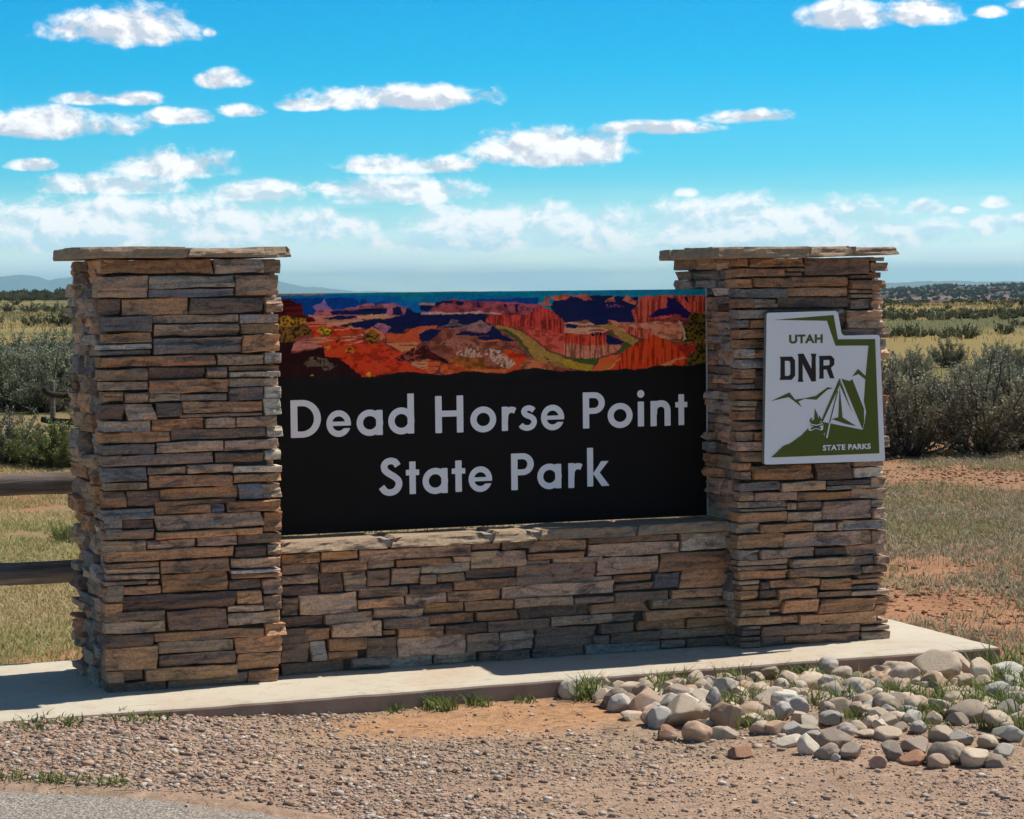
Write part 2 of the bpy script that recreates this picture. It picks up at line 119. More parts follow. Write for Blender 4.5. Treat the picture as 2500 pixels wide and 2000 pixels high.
MURAL=[((0,105,125),0,[(668,1593),(1479,1584),(1477,1426),(665,1439)]),
((0,105,125),0,[(1441,1591),(2142,1583),(2140,1416),(1439,1427)]),
((10,105,130),0,[(2102,1590),(2870,1582),(2869,1423),(2100,1434)]),
((105,45,38),1,[(666,1490),(1509,1479),(1505,1191),(661,1211)]),
((105,45,38),1,[(1292,1482),(2173,1469),(2170,1175),(1288,1196)]),
((105,45,38),1,[(1947,1490),(2869,1478),(2867,1177),(1944,1198)]),
((105,112,100),0,[(726,1592),(1107,1580),(963,1570),(726,1567)]),
((0,85,140),0,[(726,1569),(918,1571),(1113,1569),(1340,1564),(1371,1545),(1465,1538),(1509,1476),(725,1487)]),
((0,92,130),0,[(1441,1564),(1540,1572),(1727,1564),(1949,1553),(1980,1523),(1440,1529)]),
((5,50,110),0,[(1648,1541),(1727,1548),(1885,1547),(1981,1552),(1980,1520),(1648,1530)]),
((0,50,115),0,[(726,1561),(1097,1559),(1140,1558),(1169,1535),(1172,1509),(1022,1511),(955,1489),(725,1487)]),
((10,55,115),0,[(1179,1556),(1195,1555),(1206,1535),(1276,1541),(1325,1534),(1330,1513),(1160,1510),(1169,1533)]),
((110,90,140),0,[(956,1524),(1004,1540),(1009,1556),(1019,1552),(1025,1529),(1040,1517),(980,1506),(965,1512)]),
((130,75,85),1,[(961,1486),(980,1512),(1040,1515),(1060,1506),(1203,1532),(1227,1535),(1239,1520),(1257,1531),(1322,1535),(1343,1519),(1383,1515),(1404,1492),(1410,1468),(1166,1480),(955,1481)]),
((10,18,56),2,[(1033,1503),(1100,1506),(1139,1504),(1202,1512),(1294,1514),(1281,1488),(1217,1486),(1045,1487)]),
((10,18,56),0,[(1318,1516),(1352,1516),(1358,1478),(1312,1487)]),
((10,18,56),0,[(1383,1515),(1413,1492),(1464,1485),(1464,1470),(1361,1472)]),
((165,100,80),0,[(926,1487),(1154,1481),(1330,1478),(1293,1467),(1165,1466),(1081,1440),(1026,1435),(973,1466)]),
((10,18,56),0,[(1003,1471),(1081,1485),(1150,1481),(1156,1472),(1066,1467)]),
((10,18,56),0,[(1071,1437),(1117,1449),(1184,1463),(1308,1470),(1385,1486),(1478,1485),(1477,1429),(1369,1422),(1360,1405),(1292,1409),(1247,1424),(1156,1431)]),
((190,125,90),0,[(1153,1478),(1211,1484),(1248,1488),(1327,1477),(1290,1469),(1172,1470)]),
((185,120,85),0,[(1021,1451),(1111,1461),(1171,1466),(1184,1461),(1081,1444),(1026,1438)]),
((120,75,90),1,[(1229,1436),(1247,1450),(1275,1447),(1311,1429),(1280,1403),(1256,1424)]),
((10,18,56),0,[(1440,1484),(1758,1485),(1757,1422),(1439,1427)]),
((170,105,80),0,[(1437,1532),(1505,1534),(1502,1523),(1437,1522)]),
((10,18,56),0,[(1440,1520),(1533,1522),(1477,1498),(1440,1501)]),
((125,55,62),1,[(1505,1523),(1514,1537),(1586,1545),(1727,1536),(1901,1527),(1996,1516),(1948,1469),(1837,1468),(1773,1485),(1695,1490),(1579,1483),(1480,1499)]),
((10,18,56),0,[(1505,1523),(1514,1537),(1586,1542),(1583,1532),(1539,1531),(1517,1517)]),
((10,18,56),0,[(1695,1535),(1711,1535),(1711,1511),(1698,1511)]),
((10,18,56),0,[(1869,1521),(1891,1519),(1888,1491),(1868,1488)]),
((10,18,56),0,[(1605,1539),(1633,1539),(1629,1521),(1608,1521)]),
((10,18,56),0,[(1818,1523),(1837,1522),(1835,1510),(1820,1510)]),
((10,18,56),0,[(1837,1483),(1862,1482),(1859,1468),(1837,1468)]),
((175,115,100),1,[(1440,1491),(1480,1496),(1579,1488),(1695,1494),(1773,1489),(1821,1480),(1833,1468),(1758,1479),(1663,1485),(1585,1482),(1440,1484)]),
((170,70,38),0,[(1280,1403),(1369,1405),(1415,1430),(1477,1436),(1476,1356),(1292,1368)]),
((175,75,45),0,[(1433,1434),(1519,1434),(1500,1414),(1432,1401)]),
((112,60,45),1,[(1438,1368),(1522,1411),(1662,1411),(1782,1421),(1883,1372),(1914,1330),(1965,1281),(1933,1234),(1881,1223),(1436,1222)]),
((10,18,56),0,[(1427,1383),(1471,1420),(1476,1371),(1439,1368)]),
((10,18,56),0,[(1432,1401),(1488,1422),(1532,1415),(1494,1379),(1475,1368),(1432,1370)]),
((100,78,85),1,[(1563,1437),(1579,1463),(1610,1454),(1607,1445),(1644,1432),(1522,1428)]),
((112,78,74),1,[(1619,1427),(1694,1446),(1720,1455),(1757,1428),(1782,1421),(1744,1401),(1662,1411),(1538,1419)]),
((10,18,56),0,[(1593,1392),(1631,1409),(1744,1398),(1770,1430),(1785,1421),(1820,1385),(1873,1363),(1819,1361),(1709,1369),(1700,1381),(1757,1388),(1662,1389)]),
((190,80,38),0,[(1715,1365),(1797,1372),(1816,1362),(1725,1360)]),
((140,85,65),3,[(1522,1361),(1581,1380),(1662,1370),(1718,1343),(1712,1316),(1599,1327)]),
((125,68,22),1,[(1567,1275),(1605,1303),(1661,1288),(1699,1304),(1755,1250),(1834,1227),(1645,1247),(1592,1268)]),
((165,130,110),3,[(1596,1321),(1643,1335),(1702,1340),(1718,1298),(1661,1293),(1605,1306)]),
((165,130,110),3,[(1724,1301),(1734,1336),(1803,1320),(1860,1292),(1888,1265),(1843,1242),(1787,1258),(1755,1286)]),
((185,48,15),1,[(1806,1320),(1854,1325),(1914,1297),(1933,1273),(1882,1253),(1850,1287),(1813,1308)]),
((185,50,18),1,[(1847,1248),(1891,1259),(1897,1226),(1837,1224)]),
((150,80,50),1,[(1914,1282),(1978,1275),(2042,1262),(2051,1229),(1933,1234),(1895,1259)]),
((60,15,12),2,[(1438,1345),(1478,1329),(1567,1281),(1567,1270),(1505,1286),(1437,1294)]),
((195,70,35),2,[(1437,1292),(1490,1291),(1527,1270),(1523,1252),(1489,1226),(1436,1228)]),
((195,75,35),1,[(1530,1270),(1604,1268),(1660,1246),(1749,1241),(1837,1242),(1834,1222),(1676,1234),(1551,1221),(1529,1234)]),
((150,45,36),4,[(1739,1466),(1758,1481),(1821,1480),(1935,1473),(1987,1517),(2038,1498),(2060,1477),(2083,1467),(2111,1443),(2111,1416),(2140,1410),(2139,1278),(2036,1319),(1947,1383),(1884,1420),(1789,1432),(1741,1446)]),
((168,62,48),1,[(1830,1431),(1979,1418),(2043,1402),(2140,1380),(2139,1278),(2036,1320),(1915,1407)]),
((195,120,95),0,[(2111,1416),(2140,1419),(2140,1404),(2118,1401)]),
((10,18,56),0,[(2102,1555),(2270,1555),(2454,1547),(2451,1511),(2424,1484),(2437,1438),(2400,1430),(2315,1443),(2312,1423),(2253,1424),(2214,1445),(2100,1434)]),
((10,18,56),0,[(2035,1511),(2061,1536),(2142,1545),(2140,1428),(2111,1434),(2092,1452),(2060,1483)]),
((155,68,55),1,[(2009,1533),(2016,1555),(2135,1560),(2109,1540),(2061,1535),(2032,1552),(2029,1529),(2051,1516),(1980,1520)]),
((155,68,55),1,[(2121,1557),(2215,1559),(2238,1537),(2199,1534),(2173,1547)]),
((160,80,65),1,[(2283,1525),(2342,1554),(2349,1530),(2303,1525)]),
((160,75,60),1,[(2378,1536),(2401,1557),(2447,1529),(2447,1514),(2421,1517)]),
((95,50,90),3,[(2296,1513),(2335,1521),(2388,1505),(2316,1500)]),
((165,60,45),4,[(2454,1545),(2474,1548),(2594,1554),(2734,1551),(2836,1543),(2835,1466),(2717,1471),(2646,1459),(2493,1439),(2460,1429),(2440,1432),(2434,1475),(2424,1487),(2454,1511)]),
((22,12,62),0,[(2594,1542),(2640,1539),(2680,1493),(2714,1474),(2693,1447),(2646,1466),(2593,1463),(2500,1455),(2540,1488),(2600,1497)]),
((10,18,56),0,[(2674,1544),(2697,1543),(2704,1517),(2694,1520)]),
((170,98,72),1,[(2312,1446),(2377,1436),(2460,1432),(2549,1437),(2666,1429),(2686,1358),(2582,1354),(2492,1365),(2453,1367),(2393,1390),(2328,1422)]),
((165,70,50),4,[(2381,1433),(2410,1417),(2516,1401),(2532,1367),(2453,1368),(2393,1392)]),
((190,115,88),2,[(2100,1437),(2214,1449),(2246,1426),(2315,1404),(2288,1392),(2213,1384),(2100,1395)]),
((178,52,32),4,[(2100,1397),(2213,1384),(2302,1395),(2314,1356),(2301,1338),(2219,1333),(2100,1347)]),
((155,88,66),4,[(2100,1349),(2219,1335),(2301,1339),(2383,1336),(2340,1301),(2235,1277),(2099,1289)]),
((10,18,56),0,[(2305,1383),(2334,1376),(2393,1351),(2360,1338),(2301,1344)]),
((10,18,56),0,[(2110,1434),(2168,1426),(2155,1415),(2113,1416)]),
((25,15,35),3,[(2213,1384),(2243,1396),(2302,1393),(2295,1383),(2243,1378),(2217,1372)]),
((138,105,48),0,[(1782,1432),(1836,1427),(1899,1405),(1934,1383),(2020,1319),(2139,1266),(2139,1236),(2042,1265),(1965,1275),(1930,1330),(1890,1378),(1836,1409),(1788,1417)]),
((142,112,30),0,[(2092,1285),(2144,1269),(2245,1248),(2231,1222),(2092,1243)]),
((138,105,48),0,[(2250,1425),(2308,1428),(2335,1419),(2426,1372),(2459,1355),(2426,1328),(2383,1354),(2354,1379),(2334,1400)]),
((48,68,26),0,[(1788,1418),(1836,1412),(1883,1378),(1924,1336),(1959,1281),(1914,1327),(1877,1369),(1820,1404)]),
((48,68,26),0,[(2036,1317),(2139,1284),(2139,1273),(2049,1308)]),
((48,68,26),0,[(1993,1303),(2032,1278),(2023,1274)]),
((48,68,26),0,[(2099,1290),(2154,1279),(2245,1279),(2274,1282),(2248,1253),(2170,1262)]),
((48,68,26),0,[(2393,1351),(2426,1331),(2383,1304),(2345,1299),(2383,1330)]),
((48,68,26),0,[(2307,1398),(2354,1379),(2334,1375),(2308,1387)]),
((120,90,45),0,[(2036,1268),(2074,1270),(2126,1236),(2048,1250)]),
((188,46,15),4,[(2230,1219),(2271,1278),(2379,1300),(2406,1324),(2433,1332),(2526,1379),(2582,1357),(2632,1335),(2692,1275),(2675,1230),(2558,1236),(2491,1222),(2432,1223)]),
((205,78,35),0,[(2231,1222),(2274,1278),(2366,1297),(2333,1250),(2307,1223)]),
((215,110,60),0,[(2303,1223),(2366,1285),(2370,1282),(2313,1223)]),
((200,105,65),0,[(2558,1243),(2665,1278),(2692,1272),(2645,1264),(2605,1239)]),
((150,30,15),3,[(2639,1335),(2682,1328),(2733,1339),(2732,1302),(2682,1276),(2632,1304)]),
((62,50,12),5,[(2700,1462),(2727,1477),(2754,1470),(2835,1460),(2833,1227),(2678,1230),(2699,1272),(2732,1302),(2733,1336),(2659,1346),(2679,1395),(2700,1425)]),
((110,75,30),3,[(2572,1357),(2666,1349),(2787,1344),(2787,1335),(2659,1340),(2582,1348)]),
((150,130,100),0,[(2653,1438),(2660,1438),(2683,1395),(2686,1352),(2676,1352),(2673,1395)]),
((68,10,16),2,[(726,1561),(858,1556),(920,1530),(920,1493),(940,1487),(973,1466),(937,1455),(725,1484)]),
((172,85,62),2,[(934,1455),(979,1463),(1018,1451),(1017,1436),(987,1420),(946,1435)]),
((175,45,18),1,[(943,1438),(1017,1436),(1171,1431),(1183,1416),(1185,1373),(1231,1363),(1276,1362),(1322,1332),(1383,1325),(1321,1294),(1398,1275),(1475,1241),(1474,1224),(1367,1232),(1213,1218),(1162,1219),(1096,1290),(1019,1312),(978,1377)]),
((195,115,85),0,[(1050,1426),(1171,1433),(1183,1428),(1056,1420)]),
((190,105,78),2,[(1038,1391),(1110,1403),(1180,1409),(1183,1402),(1092,1386)]),
((190,105,78),2,[(1080,1378),(1183,1402),(1182,1389),(1107,1374)]),
((190,100,70),2,[(1097,1363),(1179,1379),(1179,1370),(1106,1357)]),
((175,98,62),2,[(1283,1365),(1433,1365),(1408,1331),(1362,1320),(1322,1341)]),
((50,12,12),3,[(1318,1297),(1383,1325),(1414,1348),(1476,1350),(1475,1291),(1398,1287),(1327,1286)]),
((190,105,72),2,[(1392,1281),(1475,1297),(1475,1241),(1407,1261)]),
((142,88,78),2,[(870,1367),(918,1389),(1002,1399),(1053,1378),(983,1368),(1004,1353),(864,1335)]),
((190,100,70),2,[(936,1383),(1002,1401),(1050,1378),(983,1369)]),
((165,82,58),1,[(1183,1416),(1223,1436),(1274,1406),(1280,1383),(1255,1372),(1256,1404),(1195,1402)]),
((30,6,9),0,[(724,1438),(841,1402),(879,1373),(864,1327),(1004,1350),(1018,1309),(1073,1305),(1096,1290),(1171,1225),(1168,1213),(720,1224)]),
((115,88,22),5,[(725,1484),(851,1486),(937,1472),(940,1458),(901,1447),(842,1439),(724,1450)]),
((80,58,22),5,[(724,1450),(842,1436),(910,1447),(960,1423),(954,1406),(900,1401),(879,1373),(723,1381)]),
((78,68,52),3,[(919,1280),(953,1311),(1018,1304),(1030,1286),(1072,1274),(1018,1249),(994,1272),(934,1268)]),
((135,110,20),5,[(981,1420),(990,1431),(1014,1435),(1047,1422),(1041,1393),(1017,1399),(990,1408)]),
((150,110,35),5,[(1114,1433),(1129,1448),(1144,1433)]),
((95,62,15),5,[(1195,1405),(1226,1426),(1256,1395),(1243,1363),(1200,1364)]),
((140,75,12),5,[(1094,1328),(1112,1351),(1149,1344),(1151,1324)]),
((160,95,20),5,[(1004,1347),(1019,1361),(1043,1358),(1031,1337)]),
((190,110,20),5,[(1192,1233),(1208,1243),(1218,1240),(1214,1221)]),
((160,110,15),5,[(934,1230),(949,1240),(963,1230)]),
((150,50,15),5,[(1056,1378),(1074,1386),(1083,1372),(1064,1363)])]
MURAL_EDGE=[(691, 1235), (928, 1230), (1168, 1222), (1223, 1224), (1321, 1235), (1376, 1239), (1437, 1233), (1442, 1231), (1560, 1223), (1673, 1237), (1770, 1223), (1818, 1225), (1872, 1233), (1933, 1239), (1958, 1243), (2042, 1232), (2100, 1225), (2105, 1232), (2231, 1222), (2307, 1226), (2392, 1233), (2432, 1226), (2491, 1228), (2518, 1236), (2564, 1243), (2645, 1240), (2685, 1236), (2732, 1239), (2786, 1249), (2868, 1247)]
ROCKS=[(1.803,-0.461,0.042,0.031,'l'),(1.984,-0.389,0.052,0.033,'t'),(1.931,-0.572,0.035,0.023,'g'),(2.043,-0.534,0.051,0.023,'t'),(2.168,-0.425,0.047,0.021,'t'),(2.111,-0.61,0.037,0.017,'l'),(2.215,-0.491,0.038,0.024,'t'),(2.255,-0.509,0.03,0.024,'r'),(2.328,-0.481,0.048,0.03,'t'),(2.45,-0.265,0.044,0.027,'p'),(2.371,-0.31,0.024,0.017,'t'),(1.954,-0.862,0.056,0.033,'o'),(1.873,-0.813,0.041,0.027,'g'),(1.846,-0.997,0.044,0.02,'t'),(1.875,-1.167,0.044,0.031,'g'),(2.026,-0.92,0.041,0.027,'g'),(1.965,-1.179,0.061,0.042,'t'),(1.816,-1.381,0.032,0.021,'r'),(1.916,-1.426,0.041,0.027,'o'),(2.075,-1.078,0.036,0.027,'g'),(2.36,-0.632,0.026,0.021,'b'),(2.202,-0.964,0.029,0.032,'g'),(2.245,-0.758,0.046,0.02,'l'),(2.372,-0.724,0.039,0.026,'g'),(2.097,-1.304,0.052,0.039,'o'),(2.009,-1.455,0.051,0.019,'t'),(2.018,-1.269,0.03,0.022,'t'),(2.153,-0.65,0.028,0.019,'g'),(2.163,-0.75,0.032,0.02,'b'),(2.306,-0.891,0.037,0.018,'o'),(2.357,-0.951,0.035,0.016,'o'),(2.413,-0.766,0.028,0.019,'t'),(2.21,-1.277,0.044,0.022,'t'),(2.299,-1.099,0.054,0.018,'o'),(2.408,-1.028,0.059,0.032,'t'),(2.475,-1.073,0.05,0.029,'p'),(2.385,-1.2,0.036,0.027,'g'),(2.31,-1.214,0.027,0.016,'t'),(2.217,-1.472,0.041,0.019,'o'),(2.16,-1.658,0.044,0.019,'l'),(2.173,-1.428,0.033,0.019,'t'),(2.273,-1.508,0.03,0.022,'g'),(2.604,-0.516,0.036,0.021,'t'),(2.726,-0.379,0.054,0.015,'t'),(2.594,-0.773,0.042,0.028,'t'),(2.705,-0.633,0.043,0.027,'t'),(2.79,-0.666,0.052,0.026,'t'),(2.926,-0.419,0.029,0.018,'t'),(3.003,-0.418,0.039,0.028,'g'),(2.892,-0.703,0.048,0.024,'l'),(3.029,-0.53,0.049,0.018,'t'),(2.618,-0.954,0.037,0.02,'t'),(2.405,-1.377,0.044,0.019,'l'),(2.776,-0.801,0.028,0.017,'t'),(2.644,-1.19,0.041,0.02,'t'),(2.883,-0.912,0.052,0.03,'t'),(3.144,-0.646,0.058,0.021,'t'),(3.295,-0.487,0.045,0.022,'t'),(3.127,-0.798,0.036,0.019,'o'),(3.183,-0.757,0.053,0.034,'t'),(3.331,-0.549,0.025,0.018,'w'),(3.339,-0.731,0.088,0.047,'t'),(3.526,-0.603,0.068,0.035,'t'),(3.48,-0.867,0.037,0.049,'t'),(3.653,-0.794,0.079,0.025,'p'),(3.553,-0.968,0.053,0.017,'p'),(3.194,-0.993,0.061,0.033,'o'),(3.141,-0.938,0.033,0.027,'o'),(3.195,-1.096,0.038,0.021,'t'),(3.361,-0.928,0.048,0.027,'t'),(3.492,-0.723,0.039,0.012,'o'),(3.299,-1.082,0.038,0.014,'l'),(3.352,-1.201,0.056,0.028,'g'),(3.363,-1.3,0.046,0.023,'g'),(2.877,-1.224,0.044,0.023,'t'),(3.126,-1.322,0.055,0.02,'r'),(2.981,-1.542,0.071,0.029,'d'),(3.019,-1.722,0.044,0.026,'t'),(2.938,-1.919,0.047,0.026,'p'),(3.231,-1.361,0.032,0.018,'t'),(2.297,-1.785,0.059,0.032,'d'),(2.16,-1.843,0.032,0.027,'l'),(2.19,-1.924,0.037,0.021,'d'),(2.275,-1.961,0.04,0.021,'d'),(2.471,-1.56,0.033,0.019,'g'),(2.553,-1.713,0.043,0.017,'t'),(2.605,-1.579,0.035,0.016,'t'),(2.617,-1.464,0.035,0.018,'t'),(2.525,-1.974,0.046,0.025,'d'),(2.419,-2.133,0.041,0.012,'r'),(2.399,-2.032,0.037,0.025,'d'),(2.46,-2.232,0.028,0.018,'o'),(2.513,-2.182,0.053,0.033,'d'),(2.616,-2.065,0.042,0.021,'o'),(2.594,-2.251,0.045,0.024,'t'),(2.654,-2.288,0.033,0.016,'d'),(2.273,-2.142,0.023,0.014,'r'),(1.919,-1.782,0.04,0.021,'r'),(2.192,-1.979,0.015,0.01,'g'),(2.285,-1.588,0.043,0.021,'d'),(2.499,-1.657,0.034,0.015,'t'),(2.79,-1.488,0.035,0.018,'g'),(2.857,-1.526,0.04,0.02,'t'),(2.721,-1.656,0.03,0.016,'g'),(2.738,-1.458,0.035,0.016,'t'),(2.797,-0.502,0.029,0.017,'t'),(2.688,-0.771,0.033,0.019,'l'),(2.521,-0.503,0.029,0.017,'p'),(2.449,-0.542,0.033,0.019,'t'),(2.498,-0.634,0.038,0.021,'o'),(2.414,-0.464,0.029,0.019,'g'),(2.517,-0.762,0.037,0.021,'t'),(2.621,-0.859,0.033,0.019,'g'),(2.664,-0.974,0.042,0.02,'t'),(2.639,-1.096,0.036,0.018,'t'),(2.502,-1.369,0.044,0.019,'g'),(2.543,-1.526,0.031,0.016,'t'),(2.719,-1.351,0.04,0.018,'t'),(2.928,-1.055,0.037,0.019,'l'),(2.765,-1.161,0.036,0.02,'t'),(2.783,-1.019,0.037,0.018,'g'),(2.954,-1.258,0.046,0.023,'t'),(3.019,-1.321,0.036,0.018,'l'),(3.147,-1.379,0.037,0.018,'t'),(3.426,-0.981,0.034,0.019,'t'),(3.488,-1.139,0.038,0.021,'l'),(3.173,-1.614,0.036,0.02,'t'),(2.793,-2.133,0.033,0.018,'g'),(2.795,-1.995,0.038,0.019,'t'),(2.774,-1.89,0.043,0.019,'g'),(2.721,-1.819,0.039,0.019,'t'),(1.882,-0.535,0.023,0.014,'t'),(1.85,-0.682,0.026,0.011,'r'),(2.101,-0.331,0.029,0.014,'l'),(1.932,-0.966,0.027,0.016,'t'),(2.132,-0.891,0.041,0.023,'l'),(2.21,-1.079,0.04,0.02,'t'),(2.418,-1.27,0.036,0.018,'t'),(2.299,-1.625,0.038,0.017,'g'),(1.8,-1.314,0.012,0.008,'g')]
BUSHES=[(3.4,24.16,1.08,'n'),(3.71,23.36,1.08,'n'),(4.23,24.28,1.03,'n'),(3.09,24.98,1.07,'n'),(4.64,24.67,1.07,'n'),(4.57,29.98,0.99,'n'),(5.33,31.26,1.06,'n'),(4.84,34.59,0.84,'n'),(6.16,33.67,0.98,'n'),(1.68,13.44,0.55,'n'),(1.87,13.06,0.43,'v'),(2.04,12.81,0.58,'v'),(2.24,12.86,0.5,'v'),(1.4,13.59,0.56,'n'),(2.5,13.0,0.47,'n'),(29.05,190.63,0.87,'m'),(28.62,176.7,0.97,'m'),(28.21,164.6,0.97,'m'),(17.47,108.59,0.62,'m'),(19.03,113.62,0.47,'m'),(18.25,104.28,0.89,'m'),(27.02,151.85,0.7,'m'),(17.26,119.94,0.67,'m'),(41.64,266.19,0.77,'m'),(20.84,114.93,0.65,'m'),(28.95,155.51,0.81,'m'),(9.64,10.39,0.98,'k'),(11.19,12.37,0.65,'n'),(10.32,10.19,1.03,'k'),(10.9,10.49,0.97,'k'),(10.41,12.09,0.85,'n'),(11.83,11.65,0.9,'n'),(13.95,16.52,0.49,'k'),(13.02,14.15,0.91,'n'),(13.14,15.97,0.56,'n'),(22.12,30.4,0.6,'n'),(21.81,28.1,0.61,'n'),(20.68,25.55,0.64,'n'),(17.76,22.02,0.63,'n'),(19.16,26.63,0.57,'n'),(11.32,10.57,0.94,'k'),(9.83,11.4,0.94,'n'),(0.95,6.21,0.17,'v'),(32.03,50.21,0.38,'m'),(32.71,50.82,0.33,'m'),(32.69,50.2,0.4,'m'),(32.94,49.95,0.31,'m'),(33.67,50.52,0.26,'m'),(32.97,48.66,0.3,'m'),(33.14,47.87,0.48,'m'),(38.13,53.8,0.46,'m'),(47.01,67.06,0.28,'m'),(48.11,68.17,0.28,'m'),(33.93,49.6,0.35,'m'),(39.43,53.99,0.39,'m'),(49.22,81.34,0.45,'m'),(49.4,81.11,0.47,'m'),(51.12,83.93,0.49,'m'),(48.74,79.11,0.33,'m'),(52.85,85.88,0.43,'m'),(54.58,88.38,0.39,'m'),(49.04,78.4,0.43,'m'),(49.85,79.39,0.34,'m'),(54.24,86.33,0.34,'m'),(53.85,85.12,0.38,'m'),(49.9,77.95,0.36,'m'),(52.02,81.09,0.44,'m'),(49.72,76.99,0.42,'m'),(50.19,77.16,0.36,'m'),(54.81,84.56,0.36,'m'),(54.02,82.88,0.43,'m'),(51.78,78.77,0.37,'m'),(51.11,77.17,0.39,'m'),(53.3,80.31,0.44,'m'),(50.46,75.34,0.31,'m'),(51.4,76.28,0.31,'m'),(54.49,80.81,0.42,'m'),(56.72,84.15,0.37,'m'),(55.9,82.16,0.46,'m'),(51.38,74.6,0.36,'m'),(53.98,78.43,0.45,'m'),(52.72,76.1,0.44,'m'),(57.55,83.04,0.5,'m'),(55.55,79.7,0.43,'m'),(55.76,79.39,0.48,'m'),(56.04,79.51,0.38,'m'),(57.75,81.81,0.36,'m'),(52.1,72.65,0.33,'m'),(61.93,104.17,0.29,'m'),(69.8,117.22,0.34,'m'),(67.64,112.44,0.3,'m'),(63.16,104.2,0.23,'m'),(64.13,105.0,0.24,'m'),(63.3,102.77,0.31,'m'),(72.34,117.53,0.32,'m'),(64.59,103.85,0.27,'m'),(63.37,100.97,0.33,'m'),(69.01,109.56,0.31,'m'),(68.9,108.76,0.28,'m'),(72.76,114.62,0.3,'m'),(64.53,100.04,0.3,'m'),(70.95,110.13,0.25,'m'),(66.5,102.25,0.34,'m'),(66.65,101.8,0.33,'m'),(68.08,103.31,0.33,'m'),(67.82,102.36,0.26,'m'),(67.37,100.94,0.32,'m'),(65.84,97.96,0.3,'m'),(76.05,113.3,0.33,'m'),(68.85,101.44,0.29,'m'),(69.33,101.33,0.33,'m'),(69.49,101.13,0.33,'m'),(72.84,105.45,0.35,'m'),(69.45,99.6,0.35,'m'),(71.38,101.89,0.3,'m'),(78.97,133.91,0.54,'f'),(80.82,135.87,0.48,'f'),(87.22,145.76,0.54,'f'),(81.6,134.93,0.39,'f'),(80.65,132.18,0.45,'f'),(89.78,146.58,0.33,'f'),(82.46,133.19,0.32,'f'),(82.94,132.78,0.27,'f'),(87.89,140.09,0.29,'f'),(86.97,137.62,0.32,'f'),(90.73,142.68,0.43,'f'),(84.03,130.52,0.44,'f'),(81.11,124.84,0.24,'f'),(88.36,135.41,0.4,'f'),(82.29,124.83,0.36,'f'),(84.86,127.96,0.28,'f'),(88.29,132.1,0.44,'f'),(83.18,122.92,0.37,'f'),(85.28,125.28,0.36,'f'),(85.94,125.65,0.42,'f'),(82.29,118.74,0.41,'f'),(53.94,386.8,0.96,'m'),(60.62,430.81,1.44,'m'),(59.64,419.21,1.57,'m'),(64.55,447.36,1.25,'m'),(53.96,370.99,1.12,'m'),(55.57,375.07,1.25,'m'),(54.49,366.98,1.17,'m'),(68.84,457.38,1.77,'m'),(70.1,460.6,1.45,'m'),(62.28,407.06,1.27,'m'),(59.44,384.06,1.41,'m'),(64.88,416.11,1.2,'m'),(60.34,379.56,1.08,'m'),(75.48,473.08,1.84,'m'),(64.32,399.46,1.26,'m'),(64.87,397.53,1.41,'m'),(61.77,377.12,1.1,'m'),(71.86,432.46,1.26,'m'),(68.99,411.38,1.24,'m'),(66.48,392.01,1.0,'m'),(69.74,409.42,1.55,'m'),(68.18,394.11,0.99,'m'),(71.23,408.48,1.35,'m'),(66.82,380.11,1.21,'m'),(72.95,410.38,1.25,'m'),(78.33,437.0,1.27,'m'),(82.57,456.67,1.68,'m'),(72.61,398.76,1.16,'m'),(62.83,341.85,0.93,'m'),(70.4,380.8,1.22,'m'),(80.91,434.48,1.45,'m'),(130.81,927.55,2.57,'f'),(93.04,653.69,2.22,'f'),(95.74,671.76,2.58,'f'),(97.3,667.89,1.69,'f'),(121.46,825.8,2.78,'f'),(97.51,655.96,1.74,'f'),(90.1,604.71,1.62,'f'),(111.32,736.25,1.98,'f'),(133.82,875.59,2.28,'f'),(131.92,856.96,2.17,'f'),(97.83,628.54,2.33,'f'),(111.37,711.67,2.07,'f'),(109.03,686.54,2.6,'f'),(133.61,834.8,2.87,'f'),(103.28,641.14,2.04,'f'),(107.01,652.76,2.18,'f'),(107.23,652.35,1.84,'f'),(109.15,654.57,1.74,'f'),(116.1,693.4,2.43,'f'),(101.48,601.06,2.04,'f'),(103.48,607.86,1.58,'f'),(106.73,620.99,1.75,'f'),(112.05,641.27,1.88,'f'),(136.6,775.26,2.71,'f'),(129.11,731.7,2.79,'f'),(125.31,699.69,1.84,'f'),(105.43,582.09,2.12,'f'),(107.01,590.44,1.76,'f'),(120.07,656.17,2.19,'f'),(117.78,637.51,1.7,'f'),(107.03,571.9,2.07,'f')]
MOUNT=[(0.1501, 0.0057), (0.1566, 0.00697), (0.1596, 0.00661), (0.1649, 0.00589), (0.1689, 0.00451), (0.1747, 0.00512), (0.1806, 0.00608), (0.193, 0.00697), (0.2164, 0.00742), (0.2434, 0.00649), (0.2569, 0.00465), (0.2638, 0.00305), (0.2721, 0.00109), (0.2823, 0.00014), (0.2959, -0.00137), (0.3181, -0.00246)]
RIDGE=[(0.4853, -0.00181), (0.5122, -0.00039), (0.5223, 1e-05), (0.5323, 0.00024), (0.5439, 0.00012), (0.5554, -0.00034), (0.5653, -0.00011), (0.5719, -0.00035), (0.6044, -0.00103)]
MESA=[(0.4718, -0.00473), (0.5055, -0.00371), (0.5156, -0.0028), (0.5273, -0.00241), (0.5389, -0.00152), (0.5505, -0.00197), (0.5637, -0.00144), (0.5719, -0.00135), (0.5882, -0.00152), (0.6205, -0.00285)]

